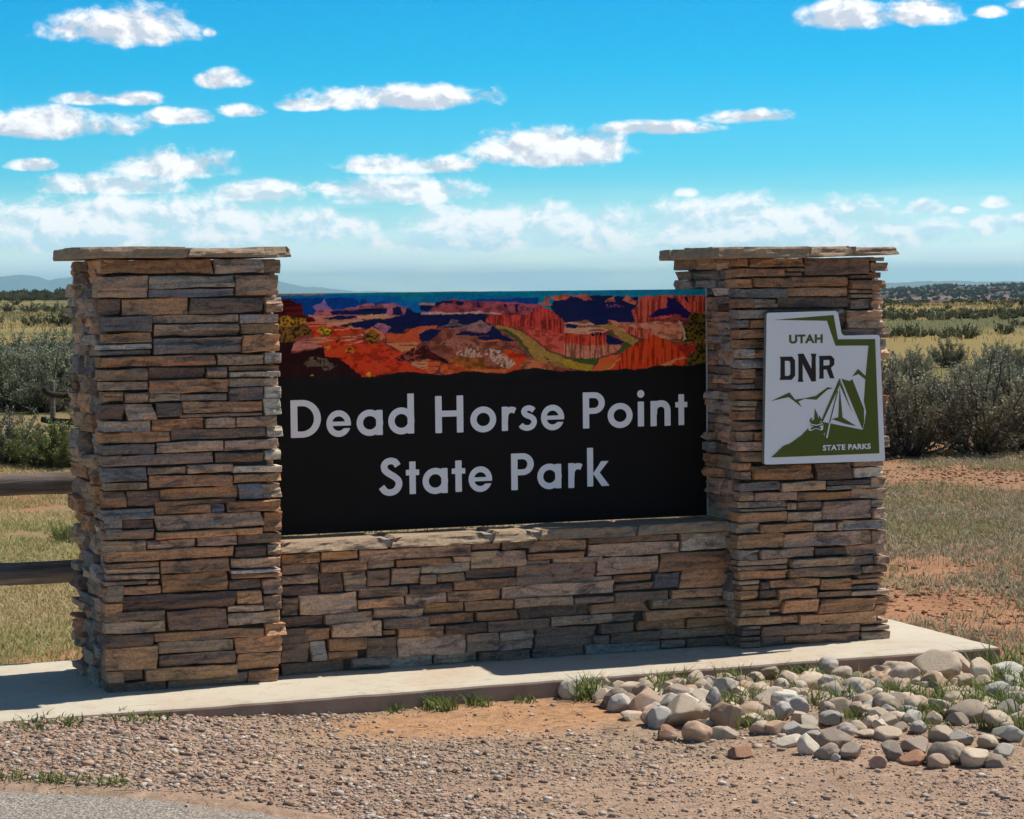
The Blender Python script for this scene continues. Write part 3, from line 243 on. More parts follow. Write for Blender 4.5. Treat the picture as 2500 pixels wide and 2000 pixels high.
# ------------------------------------------------------------------ helpers
rng = np.random.default_rng(11); random.seed(11)
def mat(name, rough=.9, spec=.25):
    m = bpy.data.materials.new(name); m.use_nodes = True
    b = m.node_tree.nodes['Principled BSDF']; b.inputs['Roughness'].default_value = rough
    b.inputs['Specular IOR Level'].default_value = spec
    return m, m.node_tree, b
def setp(t, b, k, v):
    if isinstance(v, bpy.types.NodeSocket): t.links.new(v, b.inputs[k])
    else: b.inputs[k].default_value = (tuple(v)+(1,))[:4] if hasattr(v, '__len__') else v
def noise(t, vec, scale, detail=5, rough=.55, dist=0.0, out=0):
    return N(t, 'ShaderNodeTexNoise', inp={'Vector': vec, 'Scale': float(scale), 'Detail': float(detail), 'Roughness': rough, 'Distortion': dist}).outputs[out]
def bump(t, b, h, strength, dist):
    n = N(t, 'ShaderNodeBump', inp={'Height': h, 'Strength': strength, 'Distance': dist}); t.links.new(n.outputs[0], b.inputs['Normal'])
def link(o, parent=None):
    COL.objects.link(o)
    if parent is not None: o.parent = parent
    return o
def mesh(name, V, F, m=None, parent=None, smooth=False, cols=None, link_it=True):
    me = bpy.data.meshes.new(name)
    V = np.asarray(V, float)
    if isinstance(F, np.ndarray):
        k = F.shape[1]; nf = len(F)
        me.vertices.add(len(V)); me.vertices.foreach_set('co', V.ravel())
        me.loops.add(nf*k); me.loops.foreach_set('vertex_index', F.ravel().astype(np.int32))
        me.polygons.add(nf); me.polygons.foreach_set('loop_start', np.arange(0, nf*k, k, dtype=np.int32)); me.update(calc_edges=True)
    else:
        me.from_pydata([tuple(v) for v in V], [], F)
    if smooth: me.polygons.foreach_set('use_smooth', np.ones(len(me.polygons), bool))
    if cols is not None:
        ca = me.color_attributes.new('tone', 'FLOAT_COLOR', 'POINT')
        c = np.ones((len(V), 4)); c[:, :3] = cols; ca.data.foreach_set('color', c.ravel())
    if m is not None: me.materials.append(m)
    o = bpy.data.objects.new(name, me)
    return link(o, parent) if link_it else o
def tag(o, label=None, cat=None, group=None, kind=None):
    if label: o['label'] = label
    if cat: o['category'] = cat
    if group: o['group'] = group
    if kind: o['kind'] = kind
    return o
def empty(name, loc=(0, 0, 0)):
    o = bpy.data.objects.new(name, None); o.location = loc; o.empty_display_size = .1; return link(o)
_perm = np.random.default_rng(5).permutation(512)
_val = np.random.default_rng(6).random(512)
def vn2(x, y, s=0):
    xi = np.floor(x).astype(int); yi = np.floor(y).astype(int); fx = x-xi; fy = y-yi
    fx = fx*fx*(3-2*fx); fy = fy*fy*(3-2*fy)
    h = lambda a, b: _val[(_perm[(a+s*17) & 511]+b*7+_perm[b & 511]) & 511]
    return (h(xi, yi)*(1-fx)+h(xi+1, yi)*fx)*(1-fy)+(h(xi, yi+1)*(1-fx)+h(xi+1, yi+1)*fx)*fy
def fbm(x, y, s=0, o=4):
    x = np.asarray(x, float); y = np.asarray(y, float); v = 0*x; a = .5; t = 0
    for i in range(o): v = v+a*vn2(x*2**i+i*13.7, y*2**i-i*7.3, s+i); t += a; a *= .5
    return v/t
def S(a, b, x):
    u = np.clip((np.asarray(x, float)-a)/(b-a), 0, 1); return u*u*(3-2*u)
PW, PD, PH, PX, SETB, PNY = .7233, .657, 1.722, 2.7913, .1264, .3216

# ------------------------------------------------------------------ materials
def stone_mat():
    m, t, b = mat('ledge_stone', .88, .2)
    oi = N(t, 'ShaderNodeObjectInfo'); tc = N(t, 'ShaderNodeTexCoord')
    off = N(t, 'ShaderNodeVectorMath', operation='MULTIPLY_ADD', inp={0: (1, 1, 1), 2: tc.outputs['Object']})
    t.links.new(N(t, 'ShaderNodeVectorMath', operation='SCALE', inp={0: (37, 51, 23), 'Scale': oi.outputs['Random']}).outputs[0], off.inputs[1])
    v = off.outputs[0]
    vs = N(t, 'ShaderNodeVectorMath', operation='MULTIPLY', inp={0: v, 1: (1, 1, 2.6)}).outputs[0]
    n1 = noise(t, vs, 8, 7, .68, 1.0); n2 = noise(t, vs, 13, 8, .7, 1.4); n3 = noise(t, v, 95, 5, .7); n4 = noise(t, vs, 26, 7, .72, .8)
    c = oi.outputs['Color']
    c = mixc(t, mth(t, 'MULTIPLY', sstep(t, n1, .48, .66), .75), c, (.125, .11, .107))
    c = mixc(t, mth(t, 'MULTIPLY', sstep(t, n2, .54, .68), .75), c, (.58, .27, .10))
    c = mixc(t, mth(t, 'MULTIPLY', sstep(t, n4, .56, .72), .75), c, (.055, .05, .05))
    c = mixc(t, .7, c, ramp(t, n3, [(.32, .38), (.66, 1.0)]), 'MULTIPLY')
    nl = noise(t, N(t, 'ShaderNodeVectorMath', operation='MULTIPLY', inp={0: v, 1: (5, 5, 110)}).outputs[0], 1.0, 5, .65, .6); c = mixc(t, .5, c, ramp(t, nl, [(.32, .35), (.48, 1.0)]), 'MULTIPLY')
    setp(t, b, 'Base Color', c)
    h = mth(t, 'ADD', mth(t, 'MULTIPLY', n4, .7), mth(t, 'MULTIPLY', n3, .4)); h = mth(t, 'MULTIPLY_ADD', nl, .6, h)
    bump(t, b, h, 1.0, .010)
    return m
def plain(name, col, rough=.9, spec=.25, var=.25, sc=30., bs=.3, bd=.003, sc2=3., stain=None):
    m, t, b = mat(name, rough, spec); tc = N(t, 'ShaderNodeTexCoord'); v = tc.outputs['Object']
    n1 = noise(t, v, sc, 6, .65); n2 = noise(t, v, sc2, 5, .6)
    f = ramp(t, n1, [(.25, 1-var), (.75, 1+var*.0+0.0 if False else 1.0)])
    c = mixc(t, 1.0, col, f, 'MULTIPLY')
    c = mixc(t, mth(t, 'MULTIPLY', sstep(t, n2, .4, .72), .55), c, stain or tuple(x*.72 for x in col))
    setp(t, b, 'Base Color', c)
    if bs: bump(t, b, n1, bs, bd)
    return m
M_STONE = stone_mat()
M_MORTAR = plain('mortar', (.13, .105, .085), .95, .1, .4, 40)
M_CAP = plain('cap_sandstone', (.45, .33, .225), .92, .2, .45, 45, .9, .008, 6, (.29, .205, .14))
M_JOINT = plain('joint_mortar', (.34, .32, .30), .95, .1, .2, 60)
def concrete():
    m, t, b = mat('concrete', .85, .3); tc = N(t, 'ShaderNodeTexCoord'); v = tc.outputs['Object']
    n1 = noise(t, v, 2.2, 6, .6, .3); n2 = noise(t, v, 90, 4, .6); n3 = noise(t, v, 9, 6, .7, .6)
    c = mixc(t, n1, (.47, .42, .33), (.60, .55, .45))
    c = mixc(t, mth(t, 'MULTIPLY', sstep(t, n3, .50, .70), .5), c, (.38, .29, .205)); n5 = noise(t, v, 1.1, 5, .7, .5); c = mixc(t, mth(t, 'MULTIPLY', sstep(t, n5, .5, .68), .4), c, (.46, .32, .22)); n6 = noise(t, v, 28, 3, .5); c = mixc(t, mth(t, 'MULTIPLY', sstep(t, n6, .70, .76), .6), c, (.20, .15, .11))
    c = mixc(t, .3, c, ramp(t, n2, [(.3, .6), (.7, 1.0)]), 'MULTIPLY')
    # red dirt splashed up the slab edge
    sx = N(t, 'ShaderNodeSeparateXYZ', inp={0: v}); up = N(t, 'ShaderNodeNewGeometry')
    nz = N(t, 'ShaderNodeSeparateXYZ', inp={0: up.outputs['Normal']}).outputs[2]
    side = sstep(t, mth(t, 'SUBTRACT', .95, mth(t, 'ABSOLUTE', nz)), 0.0, .5)
    c = mixc(t, mth(t, 'MULTIPLY', side, mth(t, 'MULTIPLY_ADD', n3, .6, .45)), c, (.26, .15, .11))
    setp(t, b, 'Base Color', c); bump(t, b, mth(t, 'ADD', n2, mth(t, 'MULTIPLY', n3, .8)), .25, .003)
    return m
M_CONC = concrete()
def vcol(name, rough=.95, spec=.1, sc=60., amt=.35, bs=.5, bd=.01, trans=0.0, objvar=0.0):
    m, t, b = mat(name, rough, spec); at = N(t, 'ShaderNodeAttribute', attribute_name='tone'); c = at.outputs['Color']
    if sc:
        tc = N(t, 'ShaderNodeTexCoord'); n = noise(t, tc.outputs['Object'], sc, 6, .7)
        c = mixc(t, 1.0, c, ramp(t, n, [(.3, 1-amt), (.7, 1.0)]), 'MULTIPLY')
        if bs: bump(t, b, n, bs, bd)
    if objvar:
        oi = N(t, 'ShaderNodeObjectInfo'); c = mixc(t, 1.0, c, ramp(t, oi.outputs['Random'], [(0, (1-objvar, 1-objvar, 1-objvar)), (1, (1, 1, 1))]), 'MULTIPLY')
    setp(t, b, 'Base Color', c)
    if trans:
        tr = N(t, 'ShaderNodeBsdfTranslucent', inp={0: c}); mx = N(t, 'ShaderNodeMixShader', inp={0: trans, 1: b.outputs[0], 2: tr.outputs[0]})
        t.links.new(mx.outputs[0], t.nodes['Material Output'].inputs[0])
    return m
M_GROUND = vcol('soil', .97, .05, 22., .45, .8, .02)
M_LEAF = vcol('sage_leaf', .8, .15, 0, trans=.18, objvar=.45)
M_GRASS = vcol('grass_blade', .7, .2, 0, trans=.25)
M_STEM = plain('woody_stem', (.13, .105, .085), .95, .1, .4, 30, .5, .004)
M_PEB = vcol('pebble', .9, .2, 160., .35, .4, .002)
def wood():
    m, t, b = mat('weathered_wood', .85, .2); tc = N(t, 'ShaderNodeTexCoord')
    v = N(t, 'ShaderNodeVectorMath', operation='MULTIPLY', inp={0: tc.outputs['Object'], 1: (1.2, 26, 26)}).outputs[0]
    n1 = noise(t, v, 2.0, 7, .65, .6); n2 = noise(t, tc.outputs['Object'], 5, 4)
    c = ramp(t, n1, [(.25, (.06, .045, .038)), (.5, (.16, .13, .115)), (.75, (.30, .265, .24))])
    c = mixc(t, mth(t, 'MULTIPLY', sstep(t, n2, .5, .7), .5), c, (.10, .06, .04))
    setp(t, b, 'Base Color', c); bump(t, b, n1, .8, .008)
    return m
M_WOOD = wood()
def paint(name, col, rough=.45, spec=.4, dust=.12):
    m, t, b = mat(name, rough, spec); tc = N(t, 'ShaderNodeTexCoord')
    n = noise(t, tc.outputs['Object'], 7, 6, .65)
    setp(t, b, 'Base Color', mixc(t, mth(t, 'MULTIPLY', n, dust), col, (.35, .28, .22)))
    return m
# ------------------------------------------------------------------ terrain
MZ = np.array(MESA); RZ = np.array(RIDGE); MT = np.array(MOUNT)
def G(x, y):
    x = np.asarray(x, float); y = np.asarray(y, float)
    front = -.012-.062*S(-.25, .9, x)-.02*np.clip((-.45-y)/1.6, 0, 1)
    back = -.045+0*x
    f = S(-.35, .5, -y)*1.0
    f = np.where(x > 3.9, S(.6, 2.2, -y), f)
    z = front*f+back*(1-f)
    r = np.hypot(x-CAM[0], y-CAM[1]); a = np.arctan2(x-CAM[0], y-CAM[1])-AZ0
    right = S(-.02, .12, a)
    z = z+(fbm(x*1.3, y*1.3, 1)-.5)*.03*S(.1, .7, np.maximum(np.abs(y-.27)-.68, np.where(x > 3.9, x-3.9, 0)))
    z = z+(fbm(x*.12, y*.12, 2)-.5)*.5*S(30, 90, r)
    lim = 170+640*(1-right)
    valley = -11*S(lim, lim+420, r)
    el = np.interp(a+AZ0, MZ[:, 0], MZ[:, 1]); top = 1.6+np.tan(el)*3000
    inm = S(MZ[0, 0], MZ[2, 0], a+AZ0)*(1-S(MZ[-2, 0]+.2, MZ[-1, 0]+.5, a+AZ0))
    rise = (top+11)*inm*(.55*S(1500, 2100, r)+.45*S(2100, 3000, r))
    rise = rise+inm*(fbm(x*.006, y*.006, 4)-.5)*3.0*S(1400, 1900, r)*(1-S(2500, 2950, r))
    far = -150*S(3100, 6500, r)
    return z+valley+rise+far
def ground_colour(x, y):
    n1 = fbm(x*.9, y*.9, 21); n2 = fbm(x*.25+9, y*.25, 22); n3 = fbm(x*4, y*4, 23); r = np.hypot(x-CAM[0], y-CAM[1])
    a = np.arctan2(x-CAM[0], y-CAM[1])-AZ0
    L = lambda c: np.array(c)[None, :]
    mix = lambda A, B, f: A*(1-f[:, None])+B*f[:, None]
    red = L((.43, .225, .13)); dirt = L((.47, .325, .235)); straw = L((.36, .28, .14)); gold = L((.31, .24, .10)); green = L((.14, .145, .07)); rock = L((.19, .08, .05)); rgrey = L((.085, .065, .058))
    c = mix(red*(.7+.55*n3[:, None]), L((.32, .235, .15))+0*n1[:, None], S(.3, .55, n1)*.75)
    lawn = S(.05, -.05, a) if False else 1-S(-.06, .06, a)
    c = mix(c, straw*.9, lawn*S(.25, .5, n1)*.85)
    gf = S(14, 28, r); c = mix(c, mix(gold+0*c, green+0*c, S(.45, .62, fbm(x*.05, y*.12, 24))), S(26, 40, r))
    redstrip = S(17.5, 19.5, r)*(1-S(24, 27, r)); c = mix(c, red+0*c, redstrip*.5)
    mesa = S(600, 1500, r)*S(-.02, .1, a); c = mix(c, mix(rock+0*c, rgrey+0*c, S(.42, .6, fbm(x*.01, y*.01, 25))), mesa)
    scar = mesa*S(.60, .66, fbm(x*.004+3, y*.012, 26)); c = mix(c, L((.42, .36, .32))+0*c, scar*.35)
    fr = S(-.38, -.5, y) if False else S(.38, .5, -y)
    sand = S(.62, .28, np.hypot((x-1.35)/1.15, (y+.72)/.5)) if False else 1-S(.45, 1.05, np.hypot((x-1.45)/1.0, (y+.75)/.48)+(n3-.5)*.5)
    fc = mix(dirt*(.78+.35*n3[:, None]), L((.42, .31, .22))+0*c, S(.4, .65, n1))
    fc = mix(fc, L((.54, .30, .16))+0*c, sand*.85)
    c = mix(c, fc, fr*(1-S(4.2, 5.5, x)))
    return np.clip(c, .01, .9)
def build_ground():
    az = np.unique(np.round(np.concatenate([np.arange(-17, 17.01, .2), np.arange(-180, 180, 6.)]), 3))
    az = np.radians(az)+AZ0
    rr = [.6]
    while rr[-1] < 6: rr.append(rr[-1]+.4)
    while rr[-1] < 26: rr.append(rr[-1]+.055)
    while rr[-1] < 36000: rr.append(rr[-1]*1.028)
    rr = np.array(rr); A, Rr = np.meshgrid(az, rr)
    x = (CAM[0]+np.sin(A)*Rr).ravel(); y = (CAM[1]+np.cos(A)*Rr).ravel(); z = G(x, y)
    near = (np.hypot(x-CAM[0], y-CAM[1]) < 26); z = z+near*(fbm(x*9, y*9, 31)-.5)*.018
    inslab = (x > -2.6) & (x < 3.84) & (y > -.36) & (y < .92); z = np.where(inslab, -.09, z)
    ye = np.interp(x, ROAD_EDGE[:, 0], ROAD_EDGE[:, 1]); z = np.where((y < ye-.10) & (x < 3), z-.022, z)
    na, nr = len(az), len(rr); i = np.arange(nr-1)[:, None]*na; j = np.arange(na); j2 = (j+1) % na
    F = np.stack([i+j, i+j2, i+na+j2, i+na+j], -1).reshape(-1, 4)[:, ::-1]
    V = np.stack([x, y, z], 1); cols = ground_colour(x, y)
    c0 = len(V); V = np.vstack([V, [[CAM[0], CAM[1], -.08]]]); cols = np.vstack([cols, [[.1, .1, .1]]])
    o = mesh('ground', V, F, M_GROUND, smooth=True, cols=cols); tag(o, kind='structure')
def far_ridge(name, prof, dist, zb, col, seed, depth):
    prof = np.array(prof); a = np.linspace(prof[0, 0], prof[-1, 0], 160); e = np.interp(a, prof[:, 0], prof[:, 1])
    top = 1.6+np.tan(e)*dist; top = top+(fbm(a*400, a*0, seed)-.5)*dist*.0011
    V = []; rows = ((-depth, zb, 0), (-depth*.55, None, .35), (-depth*.2, None, .75), (0, None, 1), (depth, zb, 0)); n = len(a)
    for k, (dd, zz, f) in enumerate(rows):
        for i in range(n):
            z = zb+(top[i]-zb)*f; d = dist+dd*(1+.5*(fbm(a[i:i+1]*120, np.array([k*3.]), seed)[0]-.5)*(0 < k < 3))
            V.append((CAM[0]+math.sin(a[i])*d, CAM[1]+math.cos(a[i])*d, z))
    F = [(k*n+i, k*n+i+1, (k+1)*n+i+1, (k+1)*n+i) for k in range(4) for i in range(n-1)]
    o = mesh(name, V, F, plain(name+'_rock', col, .95, .1, .3, .002, 0, 1, .0005), smooth=False); tag(o, kind='structure'); return o
far_ridge('mountains', [(MT[0, 0]-.12, -.004), (MT[0, 0]-.05, .004)]+list(map(tuple, MT))+[(MT[-1, 0]+.03, -.006)], 26000, -240, (.10, .12, .12), 3, 2500)
far_ridge('tableland', [(RZ[0, 0]-.02, -.008)]+list(map(tuple, RZ))+[(RZ[-1, 0]+.2, -.001)], 17000, -230, (.13, .12, .10), 9, 1500)
# ------------------------------------------------------------------ road
def build_road():
    edge = [(-9, 1.2), (-4, .15), (-2.4, -.3), (-1.4, -.95), (-.639, -1.438), (-.284, -1.712), (.048, -2.025), (.314, -2.27), (.504, -2.509), (.85, -2.95), (1.25, -3.7), (1.9, -5.2), (2.6, -8), (3, -13)]
    e = []
    for (x0, y0), (x1, y1) in zip(edge, edge[1:]):
        n = max(2, int(math.hypot(x1-x0, y1-y0)/.05))
        for i in range(n):
            t = i/n; e.append((x0+(x1-x0)*t, y0+(y1-y0)*t))
    e = np.array(e); e += np.stack([fbm(e[:, 0]*7, e[:, 1]*7, 41)-.5, fbm(e[:, 0]*7, e[:, 1]*7, 42)-.5], 1)*.10
    V = []; n = len(e); ts = [0, .012, .05, .15, .4, 1]
    far = np.array([-12., -14.])
    for k, t in enumerate(ts):
        P = e*(1-t)+far*t
        z = G(P[:, 0], P[:, 1])+(.006 if k else -.02)+.004*(k > 1)
        for i in range(n): V.append((P[i, 0], P[i, 1], z[i]))
    F = [(k*n+i, (k+1)*n+i, (k+1)*n+i+1, k*n+i+1) for k in range(len(ts)-1) for i in range(n-1)]
    m, t, b = mat('asphalt', .92, .25); tc = N(t, 'ShaderNodeTexCoord'); v = tc.outputs['Object']
    vo = N(t, 'ShaderNodeTexVoronoi', inp={'Vector': v, 'Scale': 150.}); n1 = noise(t, v, 2.5, 5); n2 = noise(t, v, 220, 3)
    c = ramp(t, N(t, 'ShaderNodeSeparateColor', inp={0: vo.outputs['Color']}).outputs[0], [(0, (.12, .11, .10)), (.5, (.26, .235, .205)), (.85, (.42, .38, .33)), (1, (.55, .50, .44))])
    c = mixc(t, .4, c, ramp(t, n2, [(.3, .5), (.7, 1.0)]), 'MULTIPLY'); c = mixc(t, mth(t, 'MULTIPLY', sstep(t, n1, .4, .7), .3), c, (.30, .21, .15))
    setp(t, b, 'Base Color', c); bump(t, b, vo.outputs['Distance'], .7, .006)
    o = mesh('road', V, F, m, smooth=True); tag(o, kind='structure'); return e
ROAD_EDGE = build_road()
build_ground()
# ------------------------------------------------------------------ concrete slab
def build_slab():
    x0, x1, y0, y1 = -2.7, 3.86, -.41, .94; nx, ny = 132, 27
    ch = .018
    def loop(ins, z, wob):
        P = []
        for i in range(nx): P.append((x0+ins+(x1-x0-2*ins)*i/nx, y0+ins))
        for i in range(ny): P.append((x1-ins, y0+ins+(y1-y0-2*ins)*i/ny))
        for i in range(nx): P.append((x1-ins-(x1-x0-2*ins)*i/nx, y1-ins))
        for i in range(ny): P.append((x0+ins, y1-ins-(y1-y0-2*ins)*i/ny))
        P = np.array(P); wv = (fbm(P[:, 0]*3, P[:, 1]*3, 51)-.5)*.025*wob+(fbm(P[:, 0]*25, P[:, 1]*25, 52)-.5)*.006*wob
        # front edge bows very slightly as cast
        bow = -.02*np.cos((P[:, 0]-.2)*1.1)*(P[:, 1] < 0)
        return np.stack([P[:, 0], P[:, 1]+wv+bow, 0*wv+z+(fbm(P[:, 0]*12, P[:, 1]*12, 53)-.5)*.004*(z > -.02)], 1)
    loops = [loop(0, -.2, 1), loop(0, -.014, 1), loop(.004, -.006, 1), loop(ch, 0, 1), loop(.1, .001, .3)]
    n = len(loops[0]); V = np.vstack(loops); F = []
    for k in range(4):
        for i in range(n): F.append((k*n+i, k*n+(i+1) % n, (k+1)*n+(i+1) % n, (k+1)*n+i))
    F.append(tuple(range(4*n, 5*n)))
    o = mesh('concrete_slab', V, F, M_CONC); tag(o, kind='structure')
build_slab()
# ------------------------------------------------------------------ ledge stone masonry
TINT = {'t': (.72, .49, .34), 'o': (.75, .41, .225), 'g': (.55, .46, .39), 'd': (.36, .245, .185), 'b': (.33, .31, .305), 'l': (.82, .71, .59)}
_sid = [0]
def stone_geo(wd, h, dep, seed, round_=.004, rough=1.0):
    nx = int(np.clip(round(wd/.016), 4, 26)); nz = int(np.clip(round(h/.0085), 3, 9)); ox, oz = seed*3.17 % 97, seed*7.31 % 89
    us = np.linspace(-wd/2, wd/2, nx+1); vs = np.linspace(-h/2, h/2, nz+1)
    r = min(round_, h*.3, wd*.3)
    us[1] = us[0]+r*.8; us[-2] = us[-1]-r*.8
    if nz >= 3: vs[1] = vs[0]+r*.8; vs[-2] = vs[-1]-r*.8
    U, W = np.meshgrid(us, vs)
    gj = np.random.default_rng(seed); U[1:-1, 2:-2] += gj.uniform(-.4, .4, U[1:-1, 2:-2].shape)*wd/nx; W[1:-1, 1:-1] += gj.uniform(-.3, .3, W[1:-1, 1:-1].shape)*h/nz
    f = fbm((U+ox)*11, (W+oz)*30, seed % 11, 4)-.5; strata = fbm((U+ox)*5, (W+oz)*75, seed % 7, 3)-.5; big = fbm((U+oz)*5, (W+ox)*8, 3, 2)-.5
    q = fbm((U+ox)*4+f*.6, (W+oz)*46, seed % 5, 2)*5; ledge = (np.floor(q)+S(.55, .95, q-np.floor(q)))/5-.5
    Yv = -(f*.022+strata*.014+ledge*.034*(1.5 if seed % 3 == 0 else .6)+big*.022)*rough*min(1, h/.05+.35)
    eu = np.clip((wd/2-np.abs(U))/r, 0, 1); ew = np.clip((h/2-np.abs(W))/r, 0, 1)
    Yv = Yv+r*.75*((1-eu)**2+(1-ew)**2)
    # edge waviness
    top = (fbm((U+ox)*9, 0*U+oz, 5, 3)-.5)*min(.014, h*.28); bot = (fbm((U+ox)*9, 0*U+oz+20, 6, 3)-.5)*min(.014, h*.28)
    Wd = W+np.where(W > 0, top*(W/(h/2)), bot*(-W/(h/2)))
    sl = (fbm(np.array([ox]), np.array([oz]), 8)[0]-.5)*.03*(W/h)*2
    Ud = U+np.where(np.abs(U) > wd*.4, sl, 0)*(h > .05)
    fr = np.stack([Ud, Yv, Wd], -1).reshape(-1, 3); n1 = nx+1
    F = [(a*n1+b, a*n1+b+1, (a+1)*n1+b+1, (a+1)*n1+b) for a in range(nz) for b in range(nx)]
    ring = [b for b in range(n1)]+[a*n1+nx for a in range(1, nz+1)]+[nz*n1+b for b in range(nx-1, -1, -1)]+[a*n1 for a in range(nz-1, 0, -1)]
    V = list(map(tuple, fr)); base = len(V); m = len(ring)
    for k in ring:
        x, yy, z = V[k]; V.append((x*.985, dep, z*.95))
    for i in range(m):
        a, b = ring[i], ring[(i+1) % m]; F.append((b, a, base+i, base+(i+1) % m))
    F.append(tuple(base+i for i in range(m-1, -1, -1)))
    return V, F
def face_frame(face, x0, d0, wdt, dpt):
    # maps (u, inward, z) to thing-local coords; returns function and z-rotation
    return {'front': ((0, 0), 0.0), 'left': ((0, dpt), -math.pi/2), 'right': ((wdt, 0), math.pi/2), 'back': ((wdt, dpt), math.pi)}[face]
def put_stone(parent, face, u0, u1, z0, z1, col, wdt, dpt, dep=.09, prot=None, join=None):
    _sid[0] += 1; sd = _sid[0]
    gap = .0016
    wd, h = max(u1-u0-2*gap, .02), max(z1-z0-2*gap, .012)
    V, F = stone_geo(wd, h, dep, sd)
    (ox, oy), rz = face_frame(face, 0, 0, wdt, dpt)
    pr = random.uniform(-.016, .010) if prot is None else prot
    uc = (u0+u1)/2; zc = (z0+z1)/2
    c, s = math.cos(rz), math.sin(rz)
    lx, ly = ox+c*uc-s*(-pr), oy+s*uc+c*(-pr)
    tint = np.array(TINT[col])*random.uniform(.68, 1.22)*np.array([random.uniform(.95, 1.05), 1, random.uniform(.93, 1.07)])
    if join is not None:
        Va = np.array(V); Vw = np.stack([lx+c*Va[:, 0]-s*Va[:, 1], ly+s*Va[:, 0]+c*Va[:, 1], zc+Va[:, 2]], 1)
        b = len(join[0]); join[0].extend(map(tuple, Vw)); join[1].extend([tuple(i+b for i in f) for f in F]); return
    o = mesh('stone', V, F, M_STONE, parent, smooth=False)
    o.location = (lx, ly, zc); o.rotation_euler = (random.uniform(-.02, .02), random.uniform(-.006, .006), rz+random.uniform(-.025, .025)*(wd < .3))
    o.color = (*tint, 1)
    return o
def parse(s): return [(int(a)/1000, int(b)/1000, int(c)/1000, int(d)/1000, e) for a, b, c, d, e in (t.split(',') for t in s.split())]
def random_rows(h0, h1, ulen, start, rows=(.04, .085), lens=(.12, .28)):
    z = h0; out = []
    while z < h1-.012:
        h = random.uniform(*rows)
        if h1-(z+h) < .03: h = h1-z
        u = start()
        while u < ulen-.02:
            l = random.uniform(*lens)
            if ulen-(u+l) < .07: l = ulen-u+random.uniform(-.012, .012)
            if h > .062 and random.random() < .35:
                out.append((u, u+l, z, z+h*.5, random.choice('totdglb'))); out.append((u, u+l, z+h*.5, z+h, random.choice('totdgl')))
            else: out.append((u, u+l, z, z+h, random.choice('tottodgb')))
            u += l
        z += h
    return out
def box(name, x0, x1, y0, y1, z0, z1, m, parent, label=None):
    V = [(x, y, z) for z in (z0, z1) for y in (y0, y1) for x in (x0, x1)]
    o = mesh(name, V, [(0, 2, 3, 1), (4, 5, 7, 6), (0, 1, 5, 4), (2, 6, 7, 3), (0, 4, 6, 2), (1, 3, 7, 5)], m, parent)
    return o
def pillar(px, stones, label, wdt, height, ledge_back):
    p = tag(empty('stone_pillar', (px, 0, 0)), label, 'pillar', 'ledge stone pillars of the park sign')
    box('core', .045, wdt-.045, .045, PD-.045, -.02, height-.004, M_MORTAR, p)
    for (a, b, c, d, e) in stones:
        a -= px; b -= px
        corner = a < .03
        put_stone(p, 'front', a, b, max(c, -.01), min(d, height), e, wdt, PD, dep=random.uniform(.09, .15) if corner else .075, prot=random.uniform(-.008, .006) if corner else None)
    # left face: rows run from back (u=0) to the quoins at the front
    for (a, b, c, d, e) in random_rows(0, height, PD-.075, lambda: random.uniform(-.02, .012)):
        put_stone(p, 'left', a, b, c, d, e, wdt, PD, dep=.075, prot=random.uniform(-.014, .02))
    J = ([], [])
    for (a, b, c, d, e) in random_rows(0, height, PD-.01, lambda: .07): put_stone(p, 'right', a, b, c, d, e, wdt, PD, .07, random.uniform(-.012, .016), join=J)
    for (a, b, c, d, e) in random_rows(0, height, wdt-.07, lambda: .07): put_stone(p, 'back', a, b, c, d, e, wdt, PD, .07, join=J)
    o = mesh('far_side_stones', J[0], J[1], M_STONE, p, smooth=True); o.color = (*TINT['t'], 1); o['kind'] = 'stuff'
    return p
LPI = pillar(0, parse(LP_STONES), 'thick ledge stone pillar at the open end beside the wooden rail fence', PW, PH, 0)
RPI = pillar(PX, parse(RP_STONES), 'ledge stone pillar carrying the Utah shaped emblem sign', PW+.006, 1.712, 0)
def build_wall():
    p = tag(empty('low_stone_wall', (PW, SETB, 0)), 'low ledge stone wall running between the two pillars under the sign board', 'wall')
    L = PX-PW
    box('core', -.02, L+.02, .035, .40, -.02, .508, M_MORTAR, p)
    for (a, b, c, d, e) in parse(WALL_STONES):
        put_stone(p, 'front', max(a-PW, -.03), min(b-PW, L+.03), max(c, -.01), min(d, .512), e, L, .42, .06)
    J = ([], [])
    for (a, b, c, d, e) in random_rows(0, .51, L, lambda: 0): put_stone(p, 'back', a, b, c, d, e, L, .42, .06, join=J)
    o = mesh('far_side_stones', J[0], J[1], M_STONE, p, smooth=True); o.color = (*TINT['t'], 1); o['kind'] = 'stuff'
    return p
WALL = build_wall()
